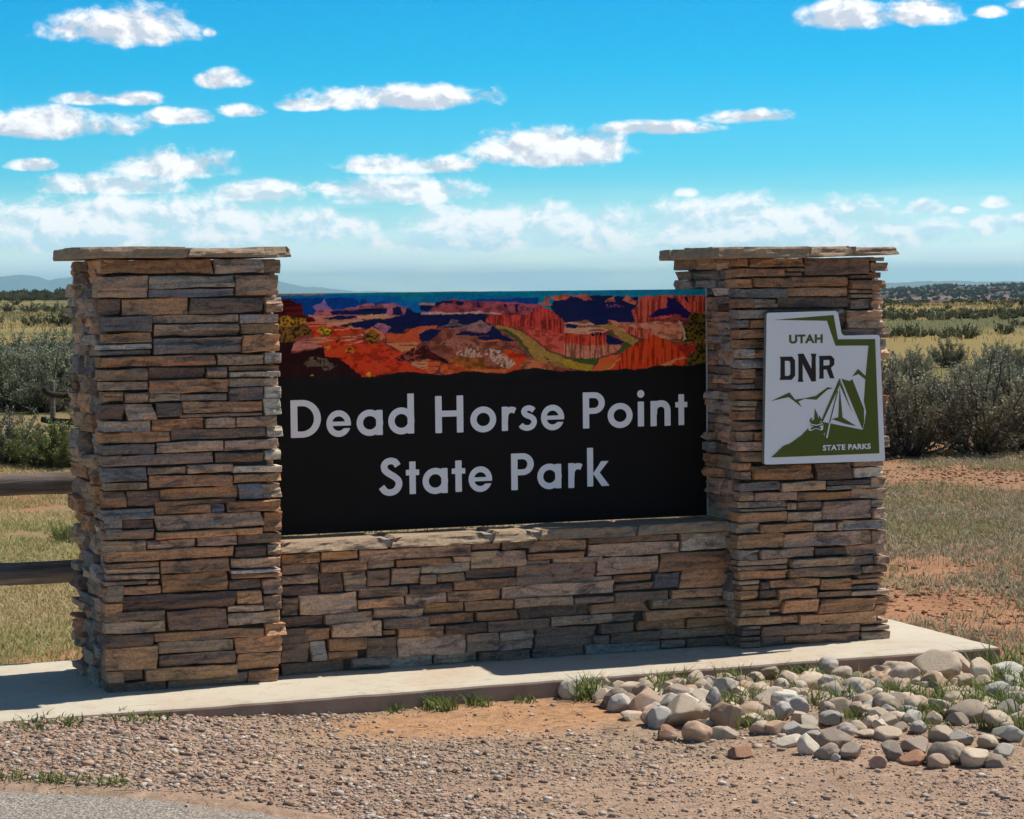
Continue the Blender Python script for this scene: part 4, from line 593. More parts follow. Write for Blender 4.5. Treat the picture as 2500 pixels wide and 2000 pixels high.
def slab_piece(name, out, z0, z1, parent, seed, amp=.012, slope=.006, m=None):
    """chiselled flat stone: plan outline 'out' (ccw, local), rough broken sides"""
    P = []
    for (x0, y0), (x1, y1) in zip(out, out[1:]+out[:1]):
        n = max(1, int(math.hypot(x1-x0, y1-y0)/.018))
        for i in range(n): P.append((x0+(x1-x0)*i/n, y0+(y1-y0)*i/n))
    P = np.array(P); n = len(P); T = np.roll(P, -1, 0)-np.roll(P, 1, 0); T /= np.linalg.norm(T, axis=1)[:, None]+1e-9
    Nn = np.stack([T[:, 1], -T[:, 0]], 1); V = []; nz = 5; arc = np.arange(n)*.018
    for k in range(nz+1):
        t = k/nz; dz = z0+(z1-z0)*t
        d = (fbm(arc*9+seed, 0*arc+t*2.2, seed, 4)-.5)*2*amp+(fbm(arc*30+seed, 0*arc+t*6, seed+1, 2)-.5)*amp*.9
        d = d-(.004*(t > .9)+.003*(t < .1))-slope*t
        zz = dz+(fbm(arc*6, 0*arc+seed, seed+2)-.5)*.010*(k == nz)+(fbm(arc*5, 0*arc+seed+9, seed+3)-.5)*.005*(k == 0)
        Q = P+Nn*d[:, None]
        V += [(Q[i, 0], Q[i, 1], zz[i] if hasattr(zz, '__len__') else zz) for i in range(n)]
    F = [(k*n+i, k*n+(i+1) % n, (k+1)*n+(i+1) % n, (k+1)*n+i) for k in range(nz) for i in range(n)]
    c = P.mean(0); V.append((c[0], c[1], z1-.001)); V.append((c[0], c[1], z0)); ct, cb = len(V)-2, len(V)-1
    F += [(nz*n+i, nz*n+(i+1) % n, ct) for i in range(n)]+[((i+1) % n, i, cb) for i in range(n)]
    return mesh(name, V, F, m or M_CAP, parent)
def caps():
    z0, z1 = PH+.004, PH+.048; g = .006
    slab_piece('capstone', [(-.112, .02), (-.085, -.055), (-.05, -.068), (.343-g, -.07), (.343-g, .70), (-.055, .70), (-.085, .55), (-.10, .25)], z0, z1, LPI, 3, .005, .004)
    slab_piece('capstone', [(.343+g, -.062), (.765, -.068), (.778, -.04), (.776, .72), (.343+g, .72)], z0+.002, z1-.003, LPI, 8, .012, .014)
    box('cap_joint', .343-g*1.5, .343+g*1.5, -.045, .70, z0+.004, z1-.008, M_JOINT, LPI)
    z0 = 1.716
    x = -.125
    slab_piece('capstone', [(-.155, -.05), (-.135, -.085), (.30, -.09), (.30, .30), (-.125, .30)], z0-.006, z0+.044, RPI, 13, .007, .004)
    slab_piece('capstone', [(.308, -.09), (.52, -.088), (.52, .74), (.308, .74)], z0, z0+.042, RPI, 17, .012, .014)
    slab_piece('capstone', [(.527, -.088), (.745, -.085), (.757, -.06), (.757, .74), (.527, .74)], z0+.006, z0+.040, RPI, 23, .012, .012)
    slab_piece('capstone', [(-.122, .306), (.30, .306), (.30, .50), (-.098, .50)], z0-.006, z0+.040, RPI, 29, .006)
    slab_piece('capstone', [(-.10, .506), (.30, .506), (.30, .70), (-.065, .70), (-.08, .64)], z0-.006, z0+.040, RPI, 31, .006)
    # sill
    xs = [.735, 1.2066, 1.6621, 1.8808, 2.3323, PX-.006]
    for i in range(5):
        a, b = xs[i]-PW+.008*(i > 0), xs[i+1]-PW-.008*(i < 4)
        slab_piece('sill_stone', [(a, -.055), (b, -.055), (b, .235), (a, .235)], .514, .556, WALL, 40+i*5, .012, .030 if i < 3 else .012)
        if i: box('sill_joint', xs[i]-PW-.014, xs[i]-PW+.014, -.028, .225, .518, .549, M_JOINT, WALL)
caps()
# ------------------------------------------------------------------ sign board
def glyph_sdf(ch, X, Y):
    t = .185
    rect = lambda x0, x1, y0, y1: np.maximum(np.maximum(x0-X, X-x1), np.maximum(y0-Y, Y-y1))
    el = lambda cx, cy, rx, ry: (np.sqrt(((X-cx)/rx)**2+((Y-cy)/ry)**2)-1)*min(rx, ry)
    U = np.minimum; I = np.maximum
    def ring(cx, cy, rx, ry, tt): return I(el(cx, cy, rx, ry), -el(cx, cy, rx-tt, ry-tt))
    def poly(P):
        d = np.full(X.shape, 1e9); s = np.zeros(X.shape, bool); n = len(P)
        for i in range(n):
            (ax, ay), (bx, by) = P[i], P[(i+1) % n]; ex, ey = bx-ax, by-ay
            h = np.clip(((X-ax)*ex+(Y-ay)*ey)/(ex*ex+ey*ey), 0, 1); d = U(d, np.hypot(X-ax-ex*h, Y-ay-ey*h))
            c = ((ay > Y) != (by > Y)) & (X < (bx-ax)*(Y-ay)/((by-ay) or 1e-9)+ax); s ^= c
        return np.where(s, -d, d)
    def path(P, tt):
        # flat-ended stroke around a smooth polyline
        P = np.array(P, float); L = np.roll(P, -1, 0)[:-1]-P[:-1]
        T = np.zeros_like(P); T[1:-1] = P[2:]-P[:-2]; T[0] = P[1]-P[0]; T[-1] = P[-1]-P[-2]; T /= np.linalg.norm(T, axis=1)[:, None]
        Nn = np.stack([-T[:, 1], T[:, 0]], 1)*tt/2
        return poly([tuple(p) for p in P+Nn]+[tuple(p) for p in (P-Nn)[::-1]])
    def spline(K, n=40):
        K = np.array(K, float); Q = []
        K2 = np.vstack([2*K[0]-K[1], K, 2*K[-1]-K[-2]])
        for i in range(1, len(K2)-2):
            for s in np.linspace(0, 1, 8, endpoint=False):
                a, b, c, d = K2[i-1:i+3]; Q.append(.5*((2*b)+(c-a)*s+(2*a-5*b+4*c-d)*s*s+(3*b-a-3*c+d)*s**3))
        Q.append(K[-1]); return Q
    if ch == 'D': return U(rect(0, t, 0, 1), I(I(U(I(el(.31, .5, .51, .5), .31-X), rect(0, .31, 0, 1)), -U(I(el(.31, .5, .32, .335), .31-X), rect(t, .311, .165, .835))), -X)), (0, .82, 0, 1)
    if ch == 'H': return U(U(rect(0, t, 0, 1), rect(.605, .79, 0, 1)), rect(.1, .7, .435, .60)), (0, .79, 0, 1)
    if ch == 'P': return U(rect(0, t, 0, 1), I(I(U(I(el(.33, .70, .32, .30), .33-X), rect(0, .33, .40, 1)), -U(I(el(.33, .70, .135, .138), .33-X), rect(t, .331, .562, .838))), -X)), (0, .65, 0, 1)
    if ch in 'ade o':
        if ch == 'o': return ring(.36, .345, .36, .36, .175), (0, .72, -.015, .705)
        if ch == 'a': return U(ring(.36, .345, .36, .36, .175), rect(.53, .71, 0, .69)), (0, .71, -.015, .705)
        if ch == 'd': return U(ring(.36, .345, .36, .36, .175), rect(.53, .71, 0, 1.07)), (0, .71, -.015, 1.07)
        if ch == 'e':
            r_ = ring(.35, .345, .35, .36, .165); cut = poly([(.35, .29), (.9, .29), (.9, .19), (.52, .205), (.35, .23)])
            r_ = I(r_, -poly([(.36, .295), (.95, .295), (.95, .215), (.50, .215)]))
            return U(r_, rect(.06, .695, .285, .40)), (0, .70, -.015, .705)
    if ch == 'r': return U(rect(0, .18, 0, .69), path(spline([(.10, .30), (.12, .47), (.20, .575), (.31, .60), (.40, .565)]), .17)), (0, .44, 0, .70)
    if ch == 's': return path(spline([(.415, .555), (.34, .61), (.25, .625), (.155, .58), (.14, .50), (.21, .425), (.31, .385), (.40, .315), (.415, .205), (.34, .10), (.21, .07), (.10, .105), (.04, .165)]), .155), (0, .5, -.012, .705)
    if ch == 'S': return path(spline([(.53, .78), (.46, .885), (.35, .92), (.235, .885), (.175, .79), (.20, .67), (.31, .575), (.44, .49), (.54, .385), (.545, .245), (.46, .12), (.33, .075), (.20, .11), (.10, .235)]), .175), (0, .64, -.015, 1.015)
    if ch == 'i': return U(rect(.015, .20, 0, .69), el(.108, .90, .108, .108)), (0, .216, 0, 1.01)
    if ch == 'n': return U(U(rect(0, .18, 0, .69), rect(.41, .59, 0, .40)), I(path(spline([(.10, .33), (.12, .50), (.20, .59), (.31, .615), (.42, .585), (.49, .49), (.50, .36)]), .18), -Y)), (0, .59, 0, .705)
    if ch == 't': return U(rect(.10, .28, 0, .92), rect(0, .38, .53, .69)), (0, .38, 0, .92)
    if ch == 'k': return U(rect(0, .18, 0, 1.07), U(poly([(.16, .33), (.42, .69), (.645, .69), (.36, .36)]), poly([(.17, .36), (.34, .42), (.67, 0), (.43, 0)]))), (0, .67, 0, 1.07)
def fill_sdf(ch, res=.016):
    g = lambda X, Y: glyph_sdf(ch, X, Y)
    _, (x0, x1, y0, y1) = g(np.zeros((1, 1)), np.zeros((1, 1)))
    xs = np.linspace(x0-.02, x1+.02, int((x1-x0+.04)/res)+1); ys = np.linspace(y0-.02, y1+.02, int((y1-y0+.04)/res)+1)
    X, Y = np.meshgrid(xs, ys); D, bb = g(X, Y); V = {}; P = []; F = []
    def vid(x, y):
        k = (round(x, 5), round(y, 5))
        if k not in V: V[k] = len(P); P.append((x, y))
        return V[k]
    ny, nx = D.shape
    for j in range(ny-1):
        i = 0
        while i < nx-1:
            q = [(xs[i], ys[j], D[j, i]), (xs[i+1], ys[j], D[j, i+1]), (xs[i+1], ys[j+1], D[j+1, i+1]), (xs[i], ys[j+1], D[j+1, i])]
            ins = [c[2] <= 0 for c in q]
            if any(ins):
                f = []
                for k in range(4):
                    a, b = q[k], q[(k+1) % 4]
                    if a[2] <= 0: f.append(vid(a[0], a[1]))
                    if (a[2] <= 0) != (b[2] <= 0):
                        s = a[2]/(a[2]-b[2]); f.append(vid(a[0]+(b[0]-a[0])*s, a[1]+(b[1]-a[1])*s))
                f = [v for n_, v in enumerate(f) if v != f[n_-1]]
                if len(f) >= 3: F.append(tuple(f))
            i += 1
    return np.array(P), F, bb
def build_board():
    zt, zb = 1.5785, .5625; x0, x1 = PW+.004, PX-.002
    p = tag(empty('sign_board', (x0, PNY, zb)), 'black park sign board with canyon picture and white Dead Horse Point lettering', 'sign')
    W_, H_ = x1-x0, zt-zb
    mp, t, b = mat('printed_panel', .6, .12); at = N(t, 'ShaderNodeAttribute', attribute_name='tone')
    tc = N(t, 'ShaderNodeTexCoord'); nn = noise(t, tc.outputs['Object'], 4, 6, .7)
    setp(t, b, 'Base Color', mixc(t, mth(t, 'MULTIPLY', sstep(t, nn, .45, .8), .03), at.outputs['Color'], (.4, .3, .24)))
    # print painted on a fine grid of face colours
    nx, nz = 820, 165; zm = 1.195
    X, Zz = np.meshgrid(np.linspace(x0, x1, nx+1), np.linspace(zm, zt, nz+1)); xf, zf = X.ravel(), Zz.ravel()
    def lin(c): c = np.array(c)/255.; return np.where(c <= .04045, c/12.92, ((c+.055)/1.055)**2.4)
    C = np.zeros((len(xf), 3)); C[:] = lin((0, 105, 125))
    jx = (fbm(xf*55, zf*55, 61, 4)-.5)*.018; jz = (fbm(xf*55+40, zf*75, 62, 4)-.5)*.010
    st = fbm(xf*130, zf*14, 63, 3); hz = fbm(xf*16, zf*170, 64, 3); sp = fbm(xf*120, zf*120, 65, 3); md = fbm(xf*35, zf*60, 66, 3)
    for col, kind, P in MURAL:
        P = np.array(P)/1000.; bx0, bz0 = P.min(0)-.01; bx1, bz1 = P.max(0)+.01
        idx = np.nonzero((xf > bx0) & (xf < bx1) & (zf > bz0) & (zf < bz1))[0]
        if not len(idx): continue
        px, pz = xf[idx]+jx[idx], zf[idx]+jz[idx]; ins = np.zeros(len(idx), bool)
        for (ax, az_), (bx, bz) in zip(P, np.roll(P, -1, 0)):
            ins ^= ((az_ > pz) != (bz > pz)) & (px < (bx-ax)*(pz-az_)/((bz-az_) if bz != az_ else 1e-9)+ax)
        idx = idx[ins]; c = lin(col)[None, :]*np.ones((len(idx), 3))
        if kind == 1: c = c*np.where(md[idx] > .56, 1.35, np.where(md[idx] < .43, .6, 1))[:, None]
        if kind == 2: c = c*np.where(hz[idx] > .55, 1.25, np.where(hz[idx] < .42, .35, 1))[:, None]
        if kind == 3: keep = sp[idx] > .47; idx = idx[keep]; c = c[keep]
        if kind == 4: c = c*np.where(st[idx] > .57, 1.5, np.where(st[idx] < .43, .45, 1))[:, None]
        if kind == 5: c = c*np.where(sp[idx] > .58, 1.7, np.where(sp[idx] < .46, .2, 1))[:, None]
        C[idx] = c
    E = np.array(MURAL_EDGE)/1000.; ez = np.interp(xf, E[:, 0], E[:, 1])+(fbm(xf*30, xf*0, 67, 4)-.5)*.012
    fine = .62+.76*fbm(xf*170, zf*190, 68, 4); mid_ = .75+.5*fbm(xf*45, zf*85, 69, 4); C = C*fine[:, None]*mid_[:, None]*np.array([1.06, 1.0, .95])
    C = np.clip(C*PRINT_GAIN, 0, .9); BLACK = np.array((.009, .008, .008)); C[zf < ez] = BLACK
    V = np.stack([xf-x0, 0*xf, zf-zb], 1); n1 = nx+1; i = np.arange(nz)[:, None]*n1; j = np.arange(nx)
    F = np.stack([i+j, i+j+1, i+n1+j+1, i+n1+j], -1).reshape(-1, 4)
    mesh('canyon_picture', V, F, mp, p, cols=C)
    # board body: black lower face, edges, back
    mb = paint('black_print', (.009, .008, .008), .6, .12, .012)
    hm = zm-zb
    Vb = [(0, 0, 0), (W_, 0, 0), (W_, 0, hm), (0, 0, hm), (0, .012, 0), (W_, .012, 0), (W_, .012, H_), (0, .012, H_), (0, 0, H_), (W_, 0, H_)]
    mesh('board', Vb, [(0, 1, 2, 3), (5, 4, 7, 6), (0, 4, 5, 1), (8, 9, 6, 7), (0, 3, 8, 7, 4), (1, 5, 6, 9, 2)], mb, p)
    ma = paint('aluminium_trim', (.55, .56, .58), .35, .5, .1)
    box('edge_trim', W_-.004, W_+.0015, -.004, .016, 0, H_+.002, ma, p); box('edge_trim', -.0015, .004, -.004, .016, 0, H_+.002, ma, p)
    ml = paint('white_lettering', (.90, .91, .93), .5, .3, .06)
    cache = {}
    for ch, a, b_, c, d in LETTERS:
        if ch not in cache: cache[ch] = fill_sdf(ch)
        P, F, (gx0, gx1, gy0, gy1) = cache[ch]
        a, b_, c, d = a/1000-x0, b_/1000-x0, c/1000-zb, d/1000-zb
        sx, sz = (b_-a)/(gx1-gx0), (d-c)/(gy1-gy0)
        V = np.stack([a+(P[:, 0]-gx0)*sx, 0*P[:, 0]-.0015, c+(P[:, 1]-gy0)*sz], 1)
        mesh('letter', V, F, ml, p)
    return p
PRINT_GAIN = 2.0
BOARD = build_board()
# ------------------------------------------------------------------ emblem sign
def flat(name, polys, y, m, parent, holes=()):
    V = []; F = []
    for k, P in enumerate(polys):
        loops = [[Vector((x/1000, z/1000, 0)) for x, z in P]]
        if holes and holes[k]: loops.append([Vector((x/1000, z/1000, 0)) for x, z in holes[k]])
        tri = geometry.tessellate_polygon(loops); pts = [q for l in loops for q in l]; b = len(V)
        V += [(q.x, y, q.y) for q in pts]
        for f in tri:
            a, c, d = (pts[i] for i in f)
            f = tuple(i+b for i in f); nrm = (c-a).cross(d-a).z
            F.append(f if nrm > 0 else f[::-1])
    return mesh(name, V, F, m, parent)
def text_part(name, s, bx, y, m, parent, off):
    c = bpy.data.curves.new(name, 'FONT'); c.body = s; c.size = 1; c.offset = off; c.space_character = 1.08; c.resolution_u = 5
    o = bpy.data.objects.new(name, c); COL.objects.link(o); bpy.context.view_layer.update()
    me = bpy.data.meshes.new_from_object(o.evaluated_get(bpy.context.evaluated_depsgraph_get())); bpy.data.objects.remove(o)
    co = np.array([v.co for v in me.vertices]); mn, mx = co.min(0), co.max(0)
    for v in me.vertices:
        v.co = (bx[0]/1000+(v.co.x-mn[0])/(mx[0]-mn[0])*(bx[1]-bx[0])/1000, y, bx[2]/1000+(v.co.y-mn[1])/(mx[1]-mn[1])*(bx[3]-bx[2])/1000)
    me.materials.clear(); me.materials.append(m); me.name = name
    return link(bpy.data.objects.new(name, me), parent)
def build_emblem():
    p = tag(empty('emblem_sign', (PX, -.075, 0)), 'white and green state outline sign with tent and campfire, reading Utah DNR', 'sign')
    mw = paint('sign_white', (.86, .89, .92), .5, .3, .06); mg = paint('sign_green', (.085, .115, .008), .5, .3, .03); mb = paint('sign_brown', (.016, .009, .008), .5, .3, .03); me_ = paint('sign_edge', (.20, .22, .20), .6, .3, .1)
    O = SIGN['outline']; n = len(O)
    f = flat('sign_face', [O], 0, mw, p)
    V = [(x/1000, yy, z/1000) for yy in (.0005, .022) for x, z in O]
    mesh('sign_edge', V, [(i, (i+1) % n, n+(i+1) % n, n+i) for i in range(n)]+[tuple(range(n, 2*n))], me_, p)
    flat('border_band', [SIGN['g1']], -.001, mg, p); flat('hillside', [SIGN['g2']], -.0014, mg, p)
    flat('tent', [SIGN[k] for k in ('g3', 'g4', 'g4b', 'g4c', 'g5')], -.0015, mg, p); flat('mountain_line', [SIGN['g6']], -.001, mg, p)
    flat('campfire_flame', [SIGN['fire']], -.0015, mg, p)
    flat('tent_peg_line', [SIGN['w1'], SIGN['w2']], -.002, mw, p)
    flat('campfire_log', [SIGN['w3']], -.002, mw, p); flat('campfire_log', [SIGN['w4']], -.0024, mw, p)
    flat('campfire_log_grain', [SIGN['l1']], -.0028, mg, p); flat('campfire_log_grain', [SIGN['l2']], -.0028, mg, p)
    flat('letter', [SIGN['D']], -.001, mb, p, [SIGN['Dh']]); flat('letter', [SIGN['N']], -.001, mb, p); flat('letter', [SIGN['R']], -.001, mb, p, [SIGN['Rh']])
    text_part('state_name', 'UTAH', UTAH_BOX, -.001, mg, p, .045); text_part('park_words', 'STATE PARKS', PARKS_BOX, -.002, mw, p, .038)
    mx, mz = .30, 1.1
    for dx, z in ((.15, .9), (.6, .9), (.15, 1.4), (.6, 1.3)):
        box('standoff', dx-.015, dx+.015, .0225, .09, z-.015, z+.015, me_, p)
    return p
build_emblem()
# ------------------------------------------------------------------ fences
def log(name, pts, rad, parent, seed, m=None, sides=14):
    P = np.array(pts, float); n = 40; s = np.linspace(0, len(P)-1, n); Q = np.stack([np.interp(s, np.arange(len(P)), P[:, k]) for k in range(3)], 1)
    for _ in range(3): Q[1:-1] = (Q[:-2]+2*Q[1:-1]+Q[2:])/4
    T = np.gradient(Q, axis=0); T /= np.linalg.norm(T, axis=1)[:, None]; ref = np.array([0, 0, 1.]) if abs(T[0, 2]) < .8 else np.array([1., 0, 0])
    A = np.cross(T, ref); A /= np.linalg.norm(A, axis=1)[:, None]; B = np.cross(T, A); V = []
    for i in range(n):
        for k in range(sides):
            a = 2*math.pi*k/sides; r = rad*(1+.16*(fbm(np.array([i*.22+seed]), np.array([k*.5]), seed)[0]-.5)+.10*math.cos(a*2+seed)*.5)
            V.append(Q[i]+A[i]*r*math.cos(a)+B[i]*r*math.sin(a))
    F = [(i*sides+k, i*sides+(k+1) % sides, (i+1)*sides+(k+1) % sides, (i+1)*sides+k) for i in range(n-1) for k in range(sides)]
    F += [tuple(range(sides-1, -1, -1)), tuple((n-1)*sides+k for k in range(sides))]
    return mesh(name, np.array(V), F, m or M_WOOD, parent, smooth=True)
def near_fence():
    p = tag(empty('rail_fence', (.3, 1.0, -.05)), 'weathered wooden two rail fence meeting the back of the stone pillar', 'fence')
    log('rail', [(.0, 0, .815), (-.9, .01, .815), (-2.6, 0, .80)], .046, p, 3); log('rail', [(.0, 0, .43), (-.9, -.01, .43), (-2.6, 0, .425)], .050, p, 7)
    log('post', [(.02, .06, -.3), (.02, .06, 1.0)], .06, p, 11); log('post', [(-2.5, .07, -.3), (-2.5, .06, 1.02)], .065, p, 12)
near_fence()
M_DWOOD = plain('dark_old_wood', (.045, .035, .03), .9, .2, .4, 30)
def far_fence():
    p = tag(empty('broken_fence', (2.9, 18.0, -.08)), 'dark sagging rail fence with a short post among the sagebrush', 'fence')
    # local frame: camera-facing offsets in metres at that distance
    log('post', [(.0, 0, -.2), (0, 0, .66)], .030, p, 21)
    log('rail', [(-.11, -.05, .58), (-.08, -.05, .535), (-.02, -.05, .50), (.12, -.06, .485), (.35, -.06, .50), (.9, -.05, .55)], .034, p, 22, M_DWOOD)
    log('rail', [(.22, -.08, .42), (.4, -.08, .40), (.9, -.06, .36)], .034, p, 23, M_DWOOD)
    log('rail', [(-.14, -.06, .22), (-.05, -.05, .20), (.3, -.05, .17), (.9, -.06, .2)], .034, p, 24, M_DWOOD)
    log('post', [(.9, 0, -.2), (.9, 0, .68)], .030, p, 25)
far_fence()
# ------------------------------------------------------------------ sagebrush
def bush_mesh(seed, h, wfac, nb, ntw, nl, lsz, base, tip, dead=.0, stems=True):
    g = np.random.default_rng(seed); LV = []; LC = []; SV = []; SF = []
    def tube(P, r0, r1):
        n = len(P); b = len(SV); sd = 4
        for i in range(n):
            t = P[min(i+1, n-1)]-P[max(i-1, 0)]; t = t/(np.linalg.norm(t)+1e-9); a = np.cross(t, [.3, .2, 1.]); a /= np.linalg.norm(a)+1e-9; c = np.cross(t, a); r = r0+(r1-r0)*i/(n-1)
            for k in range(sd):
                an = 2*math.pi*k/sd; SV.append(P[i]+(a*math.cos(an)+c*math.sin(an))*r)
        for i in range(n-1):
            for k in range(sd): SF.append((b+i*sd+k, b+i*sd+(k+1) % sd, b+(i+1)*sd+(k+1) % sd, b+(i+1)*sd+k))
    for i in range(nb):
        az = g.uniform(0, 2*math.pi); pol = math.sqrt(g.random())*1.42; L = h*g.uniform(.72, 1.04)*(1-.18*(pol/1.25)**2)
        d0 = np.array([math.cos(az)*math.sin(pol)*wfac, math.sin(az)*math.sin(pol)*wfac, math.cos(pol)*.9+.1]); s = np.linspace(0, 1, 7)[:, None]
        root = np.array([math.cos(az), math.sin(az), 0])*g.uniform(0, .06)*h
        P = root+d0*L*s*(1-.12*s)+np.array([0, 0, .22*L])*s**2*math.sin(pol)+np.cumsum(g.normal(0, .022*h, (7, 3)), 0)*s
        P[:, 2] = np.maximum(P[:, 2], .02)
        tube(P, .013*h, .004*h)
        isdead = g.random() < dead
        for j in range(ntw):
            u = g.uniform(.2, 1.0); b = np.array([np.interp(u, s[:, 0], P[:, k]) for k in range(3)])
            dd = d0/np.linalg.norm(d0)*.5+np.array([0, 0, .75])+g.normal(0, .42, 3); dd /= np.linalg.norm(dd); tl = h*g.uniform(.09, .22)
            if stems and j % 2 == 0: tube(np.stack([b, b+dd*tl*.5, b+dd*tl*.95+g.normal(0, .008*h, 3)]), .0035*h, .0012*h)
            if isdead: continue
            m = nl; tt = g.uniform(.1, 1.05, m)[:, None]; c = b+dd*tl*tt+g.normal(0, .019*h, (m, 3))
            ld = dd*.9+g.normal(0, .55, (m, 3)); ld /= np.linalg.norm(ld, axis=1)[:, None]; sd_ = np.cross(ld, g.normal(0, 1, (m, 3))); sd_ /= np.linalg.norm(sd_, axis=1)[:, None]
            ln = lsz*g.uniform(.6, 1.4, m)[:, None]; wd = ln*.3
            q = np.stack([c-sd_*wd*.35, c+ld*ln*.5-sd_*wd, c+ld*ln, c+ld*ln*.5+sd_*wd], 1); LV.append(q.reshape(-1, 3))
            f = np.clip(.25+.75*u*tt[:, 0]+g.normal(0, .15, m), 0, 1)[:, None]; cc = np.array(base)*(1-f)+np.array(tip)*f; cc = cc*g.uniform(.75, 1.2, (m, 1))*g.uniform(.9, 1.1)  # inner leaves coloured darker, outer tips paler: bush interior shade in the leaf colour
            LC.append(np.repeat(cc, 4, 0))
    LV = np.vstack(LV); LC = np.vstack(LC); LF = np.arange(len(LV)).reshape(-1, 4)
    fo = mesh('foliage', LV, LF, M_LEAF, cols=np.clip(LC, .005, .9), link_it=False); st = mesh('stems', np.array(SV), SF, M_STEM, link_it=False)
    return fo, st
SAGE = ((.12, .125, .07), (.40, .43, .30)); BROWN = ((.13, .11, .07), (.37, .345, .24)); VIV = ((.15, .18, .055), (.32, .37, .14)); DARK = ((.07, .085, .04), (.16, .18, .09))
PROTO = {'n': [bush_mesh(s, 1, wf, 50, 12, 26, .030, *SAGE, dead=.1) for s, wf in ((1, 1.0), (2, 1.15), (3, .85))],
         'k': [bush_mesh(s, 1, wf, 46, 12, 22, .028, *BROWN, dead=.22) for s, wf in ((4, .8), (5, .95))],
         'v': [bush_mesh(s, 1, wf, 40, 12, 24, .034, *VIV, dead=.05) for s, wf in ((6, 1.0), (7, 1.2))],
         'm': [bush_mesh(s, 1, wf, 26, 7, 14, .085, (.12, .125, .065), (.25, .265, .165), stems=False) for s, wf in ((8, 1.25), (9, 1.5), (10, 1.1))],
         'f': [bush_mesh(s, 1, wf, 18, 6, 10, .13, *DARK, stems=False) for s, wf in ((12, 1.2), (13, 1.45))]}
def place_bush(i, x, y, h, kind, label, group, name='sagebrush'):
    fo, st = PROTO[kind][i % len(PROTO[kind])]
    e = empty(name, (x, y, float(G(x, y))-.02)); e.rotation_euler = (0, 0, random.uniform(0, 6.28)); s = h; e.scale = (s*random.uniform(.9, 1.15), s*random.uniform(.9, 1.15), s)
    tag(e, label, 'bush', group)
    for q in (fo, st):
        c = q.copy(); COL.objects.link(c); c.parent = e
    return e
NEAR_LABELS = {0: 'grey-green sagebrush behind the short fence post, at the picture edge', 1: 'tall grey-green sagebrush rising right behind the short fence post', 2: 'dense sagebrush partly hidden by the stone pillar above the sagging rail',
 3: 'sagebrush cut off by the picture edge behind the sagging fence', 4: 'sagebrush wholly screened by the thick stone pillar', 5: 'second row sagebrush just behind the one at the fence post', 6: 'second row sagebrush half hidden by the stone pillar', 7: 'dark low sagebrush at the picture edge below the golden grass', 8: 'second row sagebrush screened by the pillar',
 9: 'pale grey sagebrush growing against the upper fence rail at the picture edge', 10: 'bright green bush between the rail and the short fence post', 11: 'yellow-green leafy bush in front of the sagging rail', 12: 'yellow-green bush tucked behind the pillar edge above the rail', 13: 'pale sagebrush outside the picture edge by the rail', 14: 'sagebrush hidden behind the thick pillar near the rail', 15: 'small dark green shrub in the grass right beside the stone pillar'}
RIGHT_LABELS = ['tall brownish sagebrush beside the emblem sign', 'grey sagebrush standing behind the pale bare twigs', 'largest dark sagebrush with bare stems over the red soil strip', 'big brownish sagebrush cut by the picture edge', 'sagebrush half hidden by the emblem pillar', 'grey sagebrush at the picture edge behind the big brown one', 'sagebrush in the gap between the brownish and the dark one', 'grey-green sagebrush behind the largest dark one', 'dry brown sagebrush just behind the emblem pillar edge', 'small spreading sagebrush standing alone in the dry grass', 'small rounded sagebrush in dry grass near the picture edge', 'sagebrush in dry grass cut by the picture edge', 'sagebrush between the lone small one and the big dark one', 'small sagebrush behind the brownish one in dry grass', 'brown sagebrush beyond the picture edge', 'sagebrush screened by the emblem pillar']
nright = 0; nleft = 0
for i, (x, y, h, kind) in enumerate(BUSHES):
    left = math.atan2(x-CAM[0], y-CAM[1]) < AZ0
    if kind in 'nkv':
        if left: lab = NEAR_LABELS.get(nleft, 'grey sagebrush by the fence'); nleft += 1
        else: lab = RIGHT_LABELS[min(nright, len(RIGHT_LABELS)-1)]; nright += 1
        place_bush(i, x, y, h, kind, lab, 'large sagebrush near the fence' if left else 'large sagebrush beyond the emblem pillar')
    elif kind == 'm':
        r = math.hypot(x-CAM[0], y-CAM[1])
        if left: lab, g = ('small sagebrush dotted over the golden grass by the fence side', 'sagebrush dotted over golden grass') if r < 190 else ('sagebrush in the nearer row along the plain edge', 'nearer sagebrush row on the plain edge')
        else: lab, g = (('sagebrush in the short row between dry grass and golden strip', 'short sagebrush row') if r < 70 else ('sagebrush in the long grey band behind the golden strip', 'long sagebrush band') if r < 125 else ('small sagebrush in the farther thin band under the mesa', 'farther sagebrush band'))
        place_bush(i, x, y, h, kind, lab, g)
    else:
        lab, g = ('dark sagebrush on the skyline of the plain under the blue mountains', 'skyline sagebrush') if left else ('dark green juniper bush at the foot of the red mesa', 'junipers at the mesa foot')
        place_bush(i, x, y, h, kind, lab, g, 'sagebrush' if left else 'juniper_bush')
